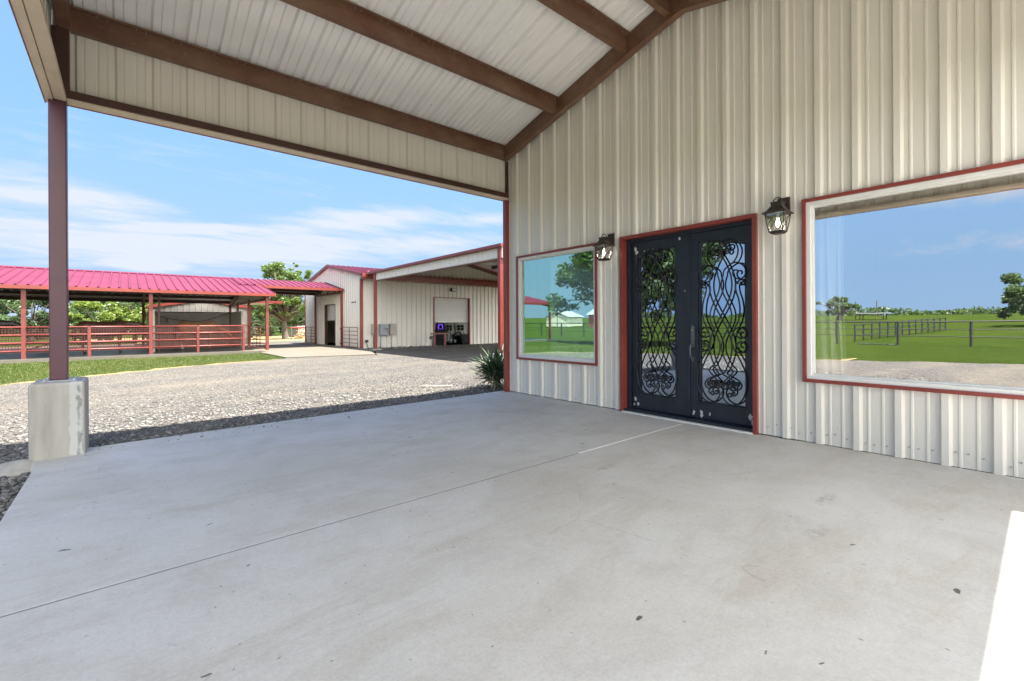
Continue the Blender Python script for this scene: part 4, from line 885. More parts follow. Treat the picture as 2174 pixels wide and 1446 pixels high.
# ------------------------------------------------------------------ horses
def make_horse(loc, coat, label, head_drop=0.0, face=1, sc=1.0, socks=False, blaze=False):
    """stands along +X (face=1); head_drop lowers the neck"""
    t = thing('horse', label, 'horse', loc); lx, ly, lz = loc; mb = MB()
    def T(x, y, z): return (lx + face * x * sc, ly + y * sc, lz + z * sc)
    def ring(c, ry, rz, ax=(1, 0, 0), n=12):
        ax = Vector(ax).normalized(); side = Vector((0, 1, 0)); up = ax.cross(side) * -1; up = side.cross(ax) * -1
        up = Vector((-ax.z, 0, ax.x))
        return [T(*(Vector(c) + side * ry * math.cos(2 * math.pi * k / n) + up * rz * math.sin(2 * math.pi * k / n))) for k in range(n)]
    d = head_drop
    mb.loft([ring((-.86, 0, 1.18), .06, .08), ring((-.82, 0, 1.15), .17, .22), ring((-.62, 0, 1.13), .27, .31), ring((-.35, 0, 1.10), .27, .31), ring((0, 0, 1.04), .29, .33), ring((.3, 0, 1.05), .27, .34), ring((.52, 0, 1.10), .24, .34), ring((.70, 0, 1.12), .17, .26), ring((.80, 0, 1.10), .08, .14)])
    n0, n1 = Vector((.50, 0, 1.22)), Vector((1.20, 0, 1.72 - d)); mid = n0.lerp(n1, .5) + Vector((0, 0, .04)); ax = n1 - n0
    mb.loft([ring(n0, .15, .27, ax), ring(n0.lerp(n1, .3), .12, .21, ax), ring(mid, .10, .165, ax), ring(n1, .085, .125, ax), ring(n1 + ax.normalized() * .06, .05, .07, ax)])
    hd = Vector((.80, 0, -.62 - .25 * d)).normalized(); p = n1 + Vector((-.02, 0, .02))
    mb.loft([ring(p - hd * .05, .06, .07, hd), ring(p + hd * .03, .095, .125, hd), ring(p + hd * .17, .10, .135, hd), ring(p + hd * .32, .075, .10, hd), ring(p + hd * .45, .06, .075, hd), ring(p + hd * .54, .062, .07, hd), ring(p + hd * .58, .04, .045, hd)])
    for s in (-1, 1): mb.loft([ring(p + Vector((-.05, s * .06, .06)), .03, .03, (0.15, 0, 1), 6), ring(p + Vector((-.04, s * .075, .13)), .032, .022, (0.15, 0, 1), 6), ring(p + Vector((-.02, s * .075, .21)), .006, .006, (0.15, 0, 1), 6)])
    for s in (-1, 1):
        y = s * .15
        for pts, r in (([(.50, y, 1.0), (.53, y, .80), (.50, y, .52), (.49, y, .48), (.51, y, .28), (.50, y, .16), (.54, y, .06), (.55, y, 0)], [.13, .10, .062, .062, .040, .045, .052, .060]),
                       ([(-.58, y, 1.05), (-.52, y, .86), (-.62, y, .66), (-.74, y, .50), (-.72, y, .44), (-.69, y, .26), (-.68, y, .16), (-.63, y, .06), (-.62, y, 0)], [.20, .16, .10, .068, .062, .044, .047, .054, .062])):
            mb.tube([T(*q) for q in pts], [x * sc for x in r], 9)
    o = mb.build('body', [coat], t); rm = o.modifiers.new('skin', 'REMESH'); rm.mode = 'VOXEL'; rm.voxel_size = .028; rm.use_smooth_shade = True
    sm = o.modifiers.new('soft', 'SMOOTH'); sm.iterations = 6; sm.factor = .5
    m = MB(); up = Vector((-ax.z, 0, ax.x)).normalized()
    m.loft([[T(*(n0.lerp(n1, f) + up * (w_ - .02) + Vector((0, yy, 0)))) for yy, w_ in ((-.02, wd), (.02, wd), (.09, wd - .10), (.085, wd - .16), (.03, wd - .02), (-.02, wd - .02))] for f, wd in ((.0, .275), (.3, .225), (.6, .175), (1.0, .14))])
    m.build('mane', 'hair', t, smooth=True)
    m = MB(); m.tube([T(-.86, 0, 1.24), T(-.94, 0, 1.12), T(-.97, 0, .8), T(-.95, 0, .5)], [.04 * sc, .06 * sc, .08 * sc, .03 * sc], 8); m.build('tail', 'hair', t, smooth=True)
    if socks:
        for s in (-1, 1):
            m = MB(); m.tube([T(-.69, s * .15, .28), T(-.68, s * .15, .16), T(-.63, s * .15, .05)], [.050 * sc, .055 * sc, .066 * sc], 9); k = m.build('sock', 'sock', t, smooth=True)
    return t
make_horse((-4.35, 25.6, .06), 'darkbay', 'dark horse at far left, neck and ears showing above the red fence', .45, 1, .96)
make_horse((-.66, 25.6, .06), 'bay', 'bay horse with raised neck showing above the fence just right of the porch post', .48, 1, .95)
make_horse((2.65, 26.4, .06), 'sorrel', 'pale sorrel horse with white hind socks in front of the wash stall wall', .75, 1, .92, socks=True)
# ------------------------------------------------------------------ passage roof between shed and barn
pas = thing('passage_canopy', 'red roofed breezeway linking the stall shed to the barn', 'canopy', (7.4, 28.3, 0))
ps = .205; mb = MB(); mu = MB()
for sg in (1, -1):
    y0 = 25.82 if sg > 0 else 30.78
    sheet(mb, (4.3, y0, 3.225), (1, 0, 0), (0, -sg * .2, .98), (0, sg, ps), 5.14, 0, 2.48, prof=RIBFAR, phase=.05)
    sheet(mu, (5.36, y0 + sg * .03, 3.205), (1, 0, 0), (0, -sg * .2, .98), (0, sg, ps), 4.06, 0, 2.45, prof=RIBFAR, phase=.02, hs=.4)
mb.build('roof', 'roof', pas, fixn=False); mu.build('roof_underside', 'ceiling', pas, fixn=False)
for y in (25.80, 30.78):
    mb = MB(); mb.box(5.0, 9.46, y - .03, y + .01, 3.09, 3.225); mb.build('eave_trim', 'red', pas)
    for x in ((9.38,) if y < 30 else (9.38,)):
        mb = MB(); mb.box(x - .055, x + .055, y + (.1 if y < 28 else -.2), y + (.21 if y < 28 else -.09), -.04, 3.12); mb.build('post', 'red', pas)
for f in (.08, .36, .68, .95):
    for sg in (1, -1):
        y = 28.3 - sg * 2.48 * (1 - f); z = 3.2 + ps * 2.48 * f; mb = MB(); mb.box(4.6, 9.4, y - .03, y + .03, z - .16, z - .012); mb.build('purlin', 'brown', pas)
mb = MB(); mb.bar((9.38, 25.95, 3.08), (9.38, 28.3, 3.52), .08, .14); mb.bar((9.38, 30.65, 3.08), (9.38, 28.3, 3.52), .08, .14); mb.bar((9.38, 25.95, 3.02), (9.38, 30.65, 3.02), .07, .09)
for y in (27.0, 28.3, 29.6): mb.bar((9.38, y, 3.02), (9.38, y, 3.3), .05, .05, (1, 0, 0))
mb.build('truss', 'brown', pas)
# ------------------------------------------------------------------ barn with workshop front
barn = thing('metal_barn', 'large cream ribbed metal barn with red roof and red corner trims', 'barn', (16, 28.3, -.1))
BX = 9.5; BYF = 23.4
def bz(y): return 3.83 + (4.80 - 3.83) / (28.3 - 22.95) * ((y if y < 28.3 else 56.6 - y) - 22.95)
mb = MB(); sheet(mb, (BX, BYF, 0), (0, 1, 0), (-1, 0, 0), (0, 0, 1), 9.75, -.16, lambda a: bz(BYF + a), phase=.1, openings=[(27.18 - BYF, 29.08 - BYF, -.2, 2.42)], breaks=[28.3 - BYF], prof=RIB); mb.build('gable_wall', 'panel', barn, fixn=False)
mb = MB(); sheet(mb, (BX, BYF, 0), (1, 0, 0), (0, -1, 0), (0, 0, 1), 14.5, -.40, 3.9, phase=.16, openings=[(13.83 - BX, 16.45 - BX, -.5, 2.80)], prof=RIBFAR, hs=1.15); mb.build('front_wall', 'panel', barn, fixn=False)
mb = MB(); mb.box(23.9, 24, BYF, 24.2, -.4, 3.9); mb.box(23.9, 24, 28.6, 33.1, -.4, 3.9); mb.box(23.9, 24, 24.2, 28.6, 2.2, 3.9); mb.box(9.6, 24, 33.1, 33.2, -.4, 3.9); mb.build('back_wall', 'panel', barn)  # unseen end-wall opening, cut lower to dim the light in the workshop
mb = MB()
for sg in (1, -1):
    y0 = 22.92 if sg > 0 else 33.68
    sheet(mb, (9.36, y0, 3.845), (1, 0, 0), (0, -sg * .18, .98), (0, sg, .1813), 14.7, 0, 5.38, prof=RIBFAR)
rf = mb.build('roof', 'roof', barn, fixn=False)
for sg in (1, -1):
    y0 = 22.90 if sg > 0 else 33.70
    mb = MB(); mb.prism([(9.33, y0, 3.86), (9.33, 28.3, 4.845), (9.33, 28.3, 4.70), (9.33, y0, 3.71)], (.17, 0, 0)); mb.build('rake_trim', 'red', barn)
mb = MB(); mb.box(9.33, 9.62, 22.84, 23.0, 3.66, 3.85); mb.box(9.40, 9.60, 22.9, 23.38, 3.56, 3.66); mb.build('gutter_end', 'red', barn)
for x0, x1, y0, y1, zt in ((9.43, 9.56, 23.33, 23.47, 3.66), (9.44, 9.54, 33.05, 33.16, 3.9)):
    mb = MB(); mb.box(x0, x1, y0, y1, -.2, zt); mb.build('corner_trim', 'red', barn, bevel=.008)
def rollup(parent, p0, u, n, wd, zb, zt, zfull, label, tr=.07):
    """curtain of curved slats hanging from zt to zb, with red jamb trim down to zfull"""
    p0, u, n = Vector(p0), Vector(u), Vector(n); mb = MB(); k = int((zt - zb) / .075); rows = []
    for i in range(k * 4 + 1):
        z = zb + (zt - zb) * i / (k * 4); d = .022 * abs(math.sin(math.pi * i / 4))
        rows.append((z, d))
    vs = []
    for z, d in rows: a = p0 - n * .12 + n * d; vs += [a + Vector((0, 0, z)), a + u * wd + Vector((0, 0, z))]
    mb.add(vs, [(2 * i, 2 * i + 1, 2 * i + 3, 2 * i + 2) for i in range(len(rows) - 1)])
    a = p0 - n * .12; mb.bar(a + Vector((0, 0, zb - .02)), a + u * wd + Vector((0, 0, zb - .02)), .04, .05)
    dr = mb.build('rollup_door', 'white', parent, fixn=False); dr['label'] = label
    t = MB()
    for q in (-tr, wd): t.prism([p0 + u * q + n * .05 + Vector((0, 0, zfull)), p0 + u * (q + tr) + n * .05 + Vector((0, 0, zfull)), p0 + u * (q + tr) - n * .12 + Vector((0, 0, zfull)), p0 + u * q - n * .12 + Vector((0, 0, zfull))], (0, 0, zt - zfull))
    t.prism([p0 - u * tr + n * .05 + Vector((0, 0, zt)), p0 + u * (wd + tr) + n * .05 + Vector((0, 0, zt)), p0 + u * (wd + tr) - n * .12 + Vector((0, 0, zt)), p0 - u * tr - n * .12 + Vector((0, 0, zt))], (0, 0, .03))
    t.build('trim', 'brown' if wd < 2 else 'red', dr)
rollup(barn, (BX, 27.25, 0), (0, 1, 0), (-1, 0, 0), 1.76, 1.5, 2.39, -.05, 'half raised roll-up door under the breezeway')
rollup(barn, (13.90, BYF, 0), (1, 0, 0), (0, -1, 0), 2.48, 1.34, 2.77, -.32, 'half raised wide roll-up door of the workshop')
# inside of the barn
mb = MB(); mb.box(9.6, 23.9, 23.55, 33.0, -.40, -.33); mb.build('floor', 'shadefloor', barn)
mb = MB(); mb.box(10.9, 10.98, 26.9, 29.4, -.3, 3.0); mb.box(10.2, 10.9, 28.5, 29.3, -.3, .55); mb.build('inner_partition', 'dark', barn)
mb = MB(); sheet(mb, (12.0, 29.6, 0), (1, 0, 0), (0, -1, 0), (0, 0, 1), 11.8, -.33, 3.4, prof=RIBFAR); mb.build('inner_wall', 'wallin', barn, fixn=False)
for x0, wk in ((18.5, .62), (19.45, .75)):
    mb = MB()
    z0, z1 = .62, 1.16
    ring = ((x0, x0 + .06, z0, z1), (x0 + wk - .06, x0 + wk, z0, z1), (x0 + .06, x0 + wk - .06, z0, z0 + .06), (x0 + .06, x0 + wk - .06, z1 - .06, z1), (x0 + wk / 2 - .015, x0 + wk / 2 + .015, z0 + .06, z1 - .06))
    for a_, b_, c_, d_ in ring: mb.box(a_, b_, 29.48, 29.55, c_, d_)
    mb.box(x0 + .06, x0 + wk / 2 - .015, 29.49, 29.54, .88, .905); mb.box(x0 + wk / 2 + .015, x0 + wk - .06, 29.49, 29.54, .88, .905)
    wn = mb.build('window', 'white', barn); g = MB(); g.add([(x0 + .04, 29.53, z0 + .04), (x0 + wk - .04, 29.53, z0 + .04), (x0 + wk - .04, 29.53, z1 - .04), (x0 + .04, 29.53, z1 - .04)], [(0, 1, 2, 3)]); g.build('glass', 'dark', wn)
mb = MB(); mb.box(-.30, .30, -.015, .015, -.37, .37)
mb.box(-.34, .34, -.02, .02, .37, .41); mb.box(-.34, .34, -.02, .02, -.41, -.37); mb.box(-.34, -.30, -.02, .02, -.37, .37); mb.box(.30, .34, -.02, .02, -.37, .37)
mb.v = [(x * .78 + 17.05, y + 27.9, z * .62 + .99) for x, y, z in mb.v]
sc_ = mb.build('wall_screen', ['dark'], origin=(17.05, 27.9, .99)); tag(sc_, 'glowing purple screen seen through the workshop doorway', 'screen')
q_ = lambda x, z: (17.05 + x, 27.872, .99 + z)
g = MB(); g.prism([q_(-.21, -.21), q_(.21, -.21), q_(.21, .12), q_(.14, .21), q_(-.14, .21), q_(-.21, .12)], (0, .008, 0)); g.build('display', 'purple', sc_)
g = MB(); g.prism([q_(-.10, -.16), q_(.02, -.10), (q_(.11, -.17)), q_(.13, .02), q_(.06, .13), q_(-.05, .14), q_(-.12, .05)], (0, -.006, 0)); g.build('display_emblem', 'dark', sc_)
# workshop canopy with its ridge running out from the barn
can = thing('workshop_canopy', 'gabled carport roof with cream fascia and red trim in front of the workshop', 'canopy', (16.06, 17, 0))
CXE, CXR, CY0, CY1 = 9.52, 16.06, 11.75, 22.3; csl = .19; CZ = 3.80
mb = MB(); mu = MB()
for sg in (1, -1):
    x0 = CXE if sg > 0 else 2 * CXR - CXE
    sheet(mb, (x0, CY0, CZ + .03), (0, 1, 0), (-sg * .18, 0, .98), (sg, 0, csl), CY1 + 1.1 - CY0, 0, CXR - CXE, prof=RIBFAR)
    sheet(mu, (x0, CY0 + .02, CZ), (0, 1, 0), (-sg * .18, 0, .98), (sg, 0, csl), CY1 + 1.05 - CY0, 0, CXR - CXE, prof=RIB, phase=.1)
mb.build('roof', 'roof', can, fixn=False); mu.build('roof_underside', 'ceiling', can, fixn=False)
mb = MB(); sheet(mb, (9.60, CY0, 0), (0, 1, 0), (-1, 0, 0), (0, 0, 1), CY1 - .45 - CY0, 3.42, 3.80, prof=RIB, hs=.6); mb.build('fascia', 'panel', can, fixn=False)
mb = MB(); mb.box(9.44, 9.56, CY0 - .1, CY1 + .2, 3.775, 3.87); mb.build('eave_trim', 'red', can)
mb = MB(); mb.box(9.50, 9.62, CY0, CY1 - .4, 3.76, 3.774); mb.box(9.56, 9.70, CY0, CY1 - .4, 3.385, 3.42); mb.build('fascia_trim', 'primer', can)
for y, lb in ((21.86, None), (11.86, None)):
    mb = MB(); mb.box(9.52, 9.66, y - .07, y + .07, .22 if y < 15 else -.02, 3.78); mb.build('post', 'red', can, bevel=.01)
for f in (.1, .33, .56, .8, .97):
    for sg in (1, -1):
        x = CXR - sg * (CXR - CXE) * (1 - f); z = CZ + csl * (CXR - CXE) * f; mb = MB(); mb.box(x - .04, x + .04, CY0, CY1, z - .21, z - .01); mb.build('purlin', 'brown', can)
mb = MB()
for y in (17.0, 23.18):
    for sg in (1, -1):
        x0 = CXE if sg > 0 else 2 * CXR - CXE; mb = MB(); mb.bar((x0 + sg * .3, y, CZ - .10 if y > 20 else CZ - .2), (CXR, y, CZ + csl * (CXR - CXE) - (.16 if y > 20 else .3)), .12, .20); mb.build('rafter', 'primer', can)
mb = MB(); sheet(mb, (10.2, 23.30, 0), (1, 0, 0), (0, -1, 0), (0, 0, 1), 11.8, 3.98, lambda a: CZ + csl * (CXR - CXE - abs(10.2 + a - CXR)) - .02, prof=RIBFAR, breaks=[CXR - 10.2], hs=.7); mb.build('gable_panel', 'panel', can, fixn=False)
mb = MB(); mb.box(9.62, 22.4, 22.98, 23.28, 3.58, 3.96); mb.build('gable_beam', 'red', can)
for zz in (3.53, 3.965):
    mb = MB(); sheet(mb, (9.7, 22.90, zz), (1, 0, 0), (0, 0, 1), (0, 1, 0), 12.6, 0, .16, prof=RIBFAR, hs=1.2)
    mb.build('beam_flashing', 'tanflash', can, fixn=False)
for i, (px, py) in enumerate(((9.59, 21.86), (9.59, 11.86))):
    b = MB(); zt = -.02 if i == 0 else .22; b.box(px - .24, px + .24, py - .24, py + .24, -.25, zt)
    tag(b.build('concrete_pier', 'pier', origin=(px, py, 0), bevel=.02), ['low concrete footing under the canopy post by the barn corner', 'concrete pier under the canopy post behind the yucca'][i], 'concrete pier', 'canopy footings')
t = thing('ceiling_light', 'white strip light under the workshop canopy roof', 'ceiling light', (15.5, 20.3, 4.6))
b = MB(); b.box(14.9, 16.1, 20.2, 20.42, 4.55, 4.63); b.tube([(15.2, 20.31, 4.63), (15.2, 20.31, 4.86)], .015, 5); b.tube([(15.8, 20.31, 4.63), (15.8, 20.31, 4.96)], .015, 5); b.build('housing', 'white', t, bevel=.01); b = MB(); b.box(14.95, 16.05, 20.22, 20.40, 4.52, 4.548); b.build('diffuser', 'white', t)
# ------------------------------------------------------------------ things on and by the barn
def enclosure(x0, x1, z0, z1, mat, label, dial):
    t = thing('electrical_box', label, 'electrical box', ((x0 + x1) / 2, BYF - .03, z0), 'electrical boxes'); b = MB(); b.box(x0, x1, BYF - .22, BYF - .03, z0, z1); b.build('case', mat, t, bevel=.012)
    b = MB(); b.box(x0 + .02, x1 - .02, BYF - .235, BYF - .221, z0 + .03, z1 - .03); b.build('cover', mat, t, bevel=.006)
    if dial:
        b = MB(); b.lathe((0, 0, 0), [(.001, 0), (.085, 0), (.085, .05), (.06, .09), (.001, .1)], 16); b.v = [(x1 - .09 + x, BYF - .236 - z, z1 - .22 + y) for x, y, z in b.v]; b.build('meter', 'galv', t, smooth=True)
enclosure(10.44, 10.87, .60, 1.22, 'greybox', 'grey electrical box with round meter right of the canopy post', True)
enclosure(11.02, 11.37, .62, 1.24, 'beigebox', 'beige electrical box right of the grey metered one', False)
enclosure(9.98, 10.22, .66, 1.22, 'beigebox', 'beige electrical box left of the canopy post by the barn corner', False)
b = MB(); b.tube([(10.5, BYF - .12, .6), (10.5, BYF - .12, -.2)], .04, 8); b.tube([(10.85, BYF - .1, .62), (11.1, BYF - .1, .55), (11.12, BYF - .1, -.2)], .014, 6)
tag(b.build('conduit', 'galv', smooth=True, origin=(10.5, BYF - .12, -.2)), 'grey conduit pipes dropping from the metered electrical box to the ground', 'conduit')
b = MB(); b.box(9.66, 9.80, BYF - .16, BYF - .05, .25, .38); b.tube(cr([(9.72, BYF - .12, .25), (9.74, BYF - .2, .02), (9.9, BYF - .25, -.10), (10.05, BYF - .2, .02), (10.1, BYF - .1, .3), (10.12, BYF - .08, .66)]), .018, 6)
tag(b.build('outlet_hose', 'rubber', origin=(9.7, BYF - .1, -.1)), 'small outlet box with a looped black cable at the barn corner', 'cable')
t = thing('security_camera', 'small dark security camera on the barn gable wall', 'camera', (9.46, 24.1, 2.4)); b = MB(); b.box(9.43, 9.47, 24.07, 24.13, 2.37, 2.44); b.build('mount', 'rubber', t); b = MB(); b.tube([(9.42, 24.1, 2.41), (9.34, 24.15, 2.40), (9.28, 24.2, 2.39)], [.015, .032, .032], 8); b.build('housing', 'rubber', t)
t = thing('flood_light', 'black flood light above the workshop roll-up door', 'flood light', (15.1, BYF - .05, 3.25)); b = MB(); b.prism([(14.94, BYF - .06, 3.36), (14.94, BYF - .26, 3.36), (14.94, BYF - .34, 3.16), (14.94, BYF - .10, 3.16)], (.34, 0, 0)); b.build('housing', 'rubber', t, bevel=.01)
b = MB(); b.add([(14.97, BYF - .275, 3.335), (15.25, BYF - .275, 3.335), (15.25, BYF - .345, 3.175), (14.97, BYF - .345, 3.175)], [(0, 1, 2, 3)]); b.build('lens', 'white', t)
# pipe gates
def gate(p0, u, wd, z0, z1, rails, verts, label, r=.022):
    p0, u = Vector(p0), Vector(u).normalized(); t = thing('pipe_gate', label, 'gate', (p0.x, p0.y, z0), 'red pipe gates')
    b = MB(); P = lambda a, z: p0 + u * a + Vector((0, 0, z))
    b.tube([P(0, z0), P(0, z1), P(wd, z1), P(wd, z0), P(0, z0)], r, 7); b.build('frame', 'redpipe', t)
    for i in range(1, rails - 1): z = z0 + (z1 - z0) * i / (rails - 1); b = MB(); b.tube([P(0, z), P(wd, z)], r * .8, 6); b.build('rail', 'redpipe', t, smooth=True)
    for a in verts: b = MB(); b.tube([P(a * wd, z0), P(a * wd, z1)], r * .8, 6); b.build('stile', 'redpipe', t, smooth=True)
    b = MB()
    for z in (z0 + .1, z1 - .12): b.box(p0.x - .05, p0.x + .05, p0.y - .05, p0.y + .05, z, z + .08)
    b.build('hinge', 'red', t)
gate((9.30, 25.86, 0), (0, -1, 0), 2.40, 0, 1.05, 6, [.52], 'red pipe gate folded back against the barn wall, right of the breezeway door')
gate((9.30, 30.42, 0), (0, 1, 0), 1.9, .03, 1.04, 6, [.45], 'red pipe gate folded back against the barn wall, left of the breezeway door')
gate((5.0, 23.5, 0), (-.02, 1, 0), 2.6, .10, 1.16, 6, [.45, .7], 'red pipe gate standing beside the last shed post')
gate((4.08, 23.45, 0), (.26, .96, 0), 3.1, .22, 1.20, 4, [], 'short red pipe gate between the fence end and the wash stall')
# red hitching rail in front of the workshop door and the little black lamp beside it
t = thing('hitching_rail', 'red pipe rail stand in front of the workshop doorway', 'rail', (14.0, 22.4, -.2))
for x in (13.30, 13.99): b = MB(); b.box(x - .045, x + .045, 22.36, 22.45, -.25, .62); b.build('post', 'redpipe', t)
b = MB(); b.box(13.10, 14.20, 22.35, 22.46, .62, .70); b.build('top_rail', 'redpipe', t)
t = thing('path_light', 'short black spotlight post left of the red rail stand', 'lamp', (13.1, 22.3, -.2)); b = MB(); b.tube([(13.1, 22.3, -.25), (13.1, 22.3, .38)], .035, 8); b.build('post', 'rubber', t); b = MB(); b.prism([(12.98, 22.3, .42), (13.10, 22.3, .34), (13.22, 22.3, .46), (13.10, 22.3, .56)], (0, .16, 0)); b.build('head', 'rubber', t)
t = thing('work_bench', 'black topped bench just inside the workshop doorway behind the red rail', 'bench', (14.55, 24.6, -.33)); b = MB(); b.box(13.85, 15.26, 24.2, 25.0, .59, .87); b.build('top_cabinet', 'dark', t); b = MB(); b.box(13.9, 15.2, 24.25, 24.95, -.33, .58); b.build('lower_cabinet', 'dark', t)
t = thing('pressure_washer', 'dark wheeled washer with looped handle inside the workshop doorway', 'machine', (16.72, 25.2, -.33))
b = MB(); b.tube(cr([(16.46, 25.2, -.1), (16.46, 25.2, .40), (16.54, 25.2, .58), (16.74, 25.2, .64), (16.93, 25.2, .58), (17.0, 25.2, .40), (17.0, 25.2, -.1)]), .05, 7); b.build('handle', 'rubber', t, smooth=True)
b = MB(); b.loft([[(16.72 + a * .22, 25.2 + c * .2, z) for a, c in ((-1, -1), (1, -1), (1, 1), (-1, 1))] for z in (-.2, .1)]); b.loft([[(16.72 + a * .14, 25.2 + c * .14, z) for a, c in ((-1, -1), (1, -1), (1, 1), (-1, 1))] for z in (.1, .3, .4)]); b.build('engine', 'dark', t, bevel=.02)
for x in (16.48, 16.98):
    b = MB(); b.tube([(x - .03, 25.05, -.19), (x + .03, 25.05, -.19)], .14, 14); b.build('wheel', 'rubber', t)
for i, (x, y, z, mt_, lb) in enumerate(((15.92, 24.8, .0, 'galv', 'pale jug on the low dark shelf beside the bench'), (16.27, 24.8, .0, 'white', 'small white bucket on the low dark shelf by the washer'))):
    b = MB(); b.lathe((x, y, z), [(.08, 0), (.10, .02), (.11, .20), (.06, .28), (.03, .30), (.03, .34)] if i == 0 else [(.07, 0), (.09, .18), (.096, .19), (.085, .19), (.06, .02)], 12); tag(b.build(['jug', 'bucket'][i], mt_, smooth=True, origin=(x, y, z)), lb, ['jug', 'bucket'][i])
t = thing('low_shelf', 'low dark shelf inside the workshop doorway holding the jug and bucket', 'shelf', (16.05, 24.8, -.33)); b = MB(); b.box(15.5, 16.42, 24.62, 24.98, -.04, -.002); b.build('board', 'dark', t)
for x in (15.54, 16.38): b = MB(); b.box(x - .03, x + .03, 24.64, 24.96, -.33, -.042); b.build('leg', 'dark', t)
t = thing('storage_chest', 'low blue grey cabinet against the right jamb inside the workshop', 'cabinet', (18.1, 26.5, -.33)); b = MB(); b.box(17.4, 18.9, 26.1, 27.0, -.33, .42); b.build('body', 'greybox', t, bevel=.02); b = MB(); b.box(17.37, 18.93, 26.07, 27.03, .425, .48); b.build('lid', 'greybox', t, bevel=.01)
# ------------------------------------------------------------------ cream outbuilding behind the shed, awning, far shed, fence, wood pile
ob = thing('cream_outbuilding', 'cream metal outbuilding with bright red corners behind the stall shed', 'building', (3.7, 36, -.2))
def oz(x): return 2.30 + .16 * (2.55 - abs(x - 3.75)) + .1
mb = MB(); sheet(mb, (1.2, 34.2, 0), (1, 0, 0), (0, -1, 0), (0, 0, 1), 5.1, -.3, lambda a: oz(1.2 + a), prof=RIBFAR, breaks=[2.55]); mb.build('front_wall', 'panel', ob, fixn=False)
mb = MB(); mb.box(1.2, 1.25, 34.25, 40, -.3, 2.3); mb.box(6.25, 6.3, 34.25, 40, -.3, 2.3); mb.box(1.2, 6.3, 40, 40.05, -.3, 2.6); mb.build('side_wall', 'panel', ob)
mb = MB(); mb.prism([(1.0, 34.0, 2.36), (3.75, 34.0, 2.85), (6.5, 34.0, 2.36), (6.5, 34.0, 2.30), (3.75, 34.0, 2.79), (1.0, 34.0, 2.30)], (0, 6.2, 0)); mb.build('roof', 'roof', ob)
mb = MB(); mb.prism([(1.0, 33.97, 2.38), (3.75, 33.97, 2.87), (6.5, 33.97, 2.38), (6.5, 33.97, 2.22), (3.75, 33.97, 2.71), (1.0, 33.97, 2.22)], (0, .03, 0)); mb.build('rake_trim', 'red', ob)
for x in (1.2, 6.2): mb = MB(); mb.box(x - .02, x + .14, 34.10, 34.2, -.25, 2.3); mb.build('corner_trim', 'red', ob)
aw = thing('side_awning', 'small red edged awning on the side of the cream outbuilding', 'awning', (6.9, 34, 2.5)); mb = MB(); mb.prism([(6.3, 33.2, 2.66), (8.0, 33.2, 2.74), (8.0, 33.2, 2.70), (6.3, 33.2, 2.62)], (0, 4, 0)); mb.build('roof', 'panel', aw); mb = MB(); mb.box(6.3, 8.03, 33.14, 33.19, 2.62, 2.78); mb.box(8.01, 8.06, 33.2, 37.2, 2.64, 2.80); mb.build('edge_trim', 'red', aw); mb = MB(); mb.bar((6.32, 33.4, 2.2), (7.8, 33.4, 2.66), .06, .06); mb.build('brace', 'brown', aw)
ws = thing('small_white_shed', 'small white shed with red roof edge behind the pipe fence', 'shed', (15, 51, 0))
mb = MB(); sheet(mb, (13.5, 50, 0), (1, 0, 0), (0, -1, 0), (0, 0, 1), 3.2, -.2, lambda a: .84 + a * .13, prof=RIBFAR); mb.build('front_wall', 'panel', ws, fixn=False); mb = MB(); mb.prism([(13.45, 50, -.2), (13.45, 53, -.2), (13.45, 53, .7), (13.45, 50, .84)], (.05, 0, 0)); mb.build('side_wall', 'greybox', ws)
mb = MB(); mb.prism([(13.3, 49.8, .86), (16.8, 49.8, 1.30), (16.8, 49.8, 1.22), (13.3, 49.8, .78)], (0, 3.4, 0)); mb.build('roof', 'red', ws); mb = MB(); mb.box(13.45, 13.55, 49.9, 49.97, -.2, .84); mb.build('corner_trim', 'red', ws)
lg = thing('log_pile', 'pile of split orange firewood by the small white shed', 'wood pile', (13.6, 47.6, -.1))
random.seed(4)
for k in range(40):
    r = .95 * math.sqrt(random.random()); a = random.uniform(0, 6.28); x, y = 13.7 + r * 1.3 * math.cos(a), 47.6 + r * math.sin(a); z = -.05 + (1 - r) * .75 * random.random(); d = Vector((random.gauss(0, 1), random.gauss(0, 1), random.gauss(0, .35))).normalized() * .24
    b = MB(); b.tube([Vector((x, y, z)) - d, Vector((x, y, z)) + d], .075, 5); b.build('log', 'wood', lg)
ff = thing('pipe_fence', 'thin grey pipe and wire fence crossing in front of the tree and white shed', 'fence', (10, 46.5, -.1))
for z in (1.02, .62, .25): b = MB(); b.tube([(3, 47.2, z), (18, 45.8, z)], .022 if z > 1 else .010, 5); b.build('rail', 'galv', ff)
for i in range(6): x = 3 + i * 3; y = 47.2 - (x - 3) * .0933; b = MB(); b.tube([(x, y, -.2), (x, y, 1.05)], .035, 6); b.build('post', 'galv', ff)
bs = MB()
for i, (x, y) in enumerate(((7.6, 52), (9.6, 51.5), (11.4, 53.5))):
    make_tree('shrub', ['low shrub left of the tree trunk beyond the fence', 'low shrub nearest the tree trunk beyond the fence', 'low shrub behind the tree trunk beyond the fence'][i], 'shrub', (x, y, -.1), 1.3, [(0, 0, .6, .9, .8, .5)], 'leaf_dark', 1400, .12, 'shrubs beyond the fence', trunk_r=.04, trunk_h=.4, clumps=12, seed=80 + i)
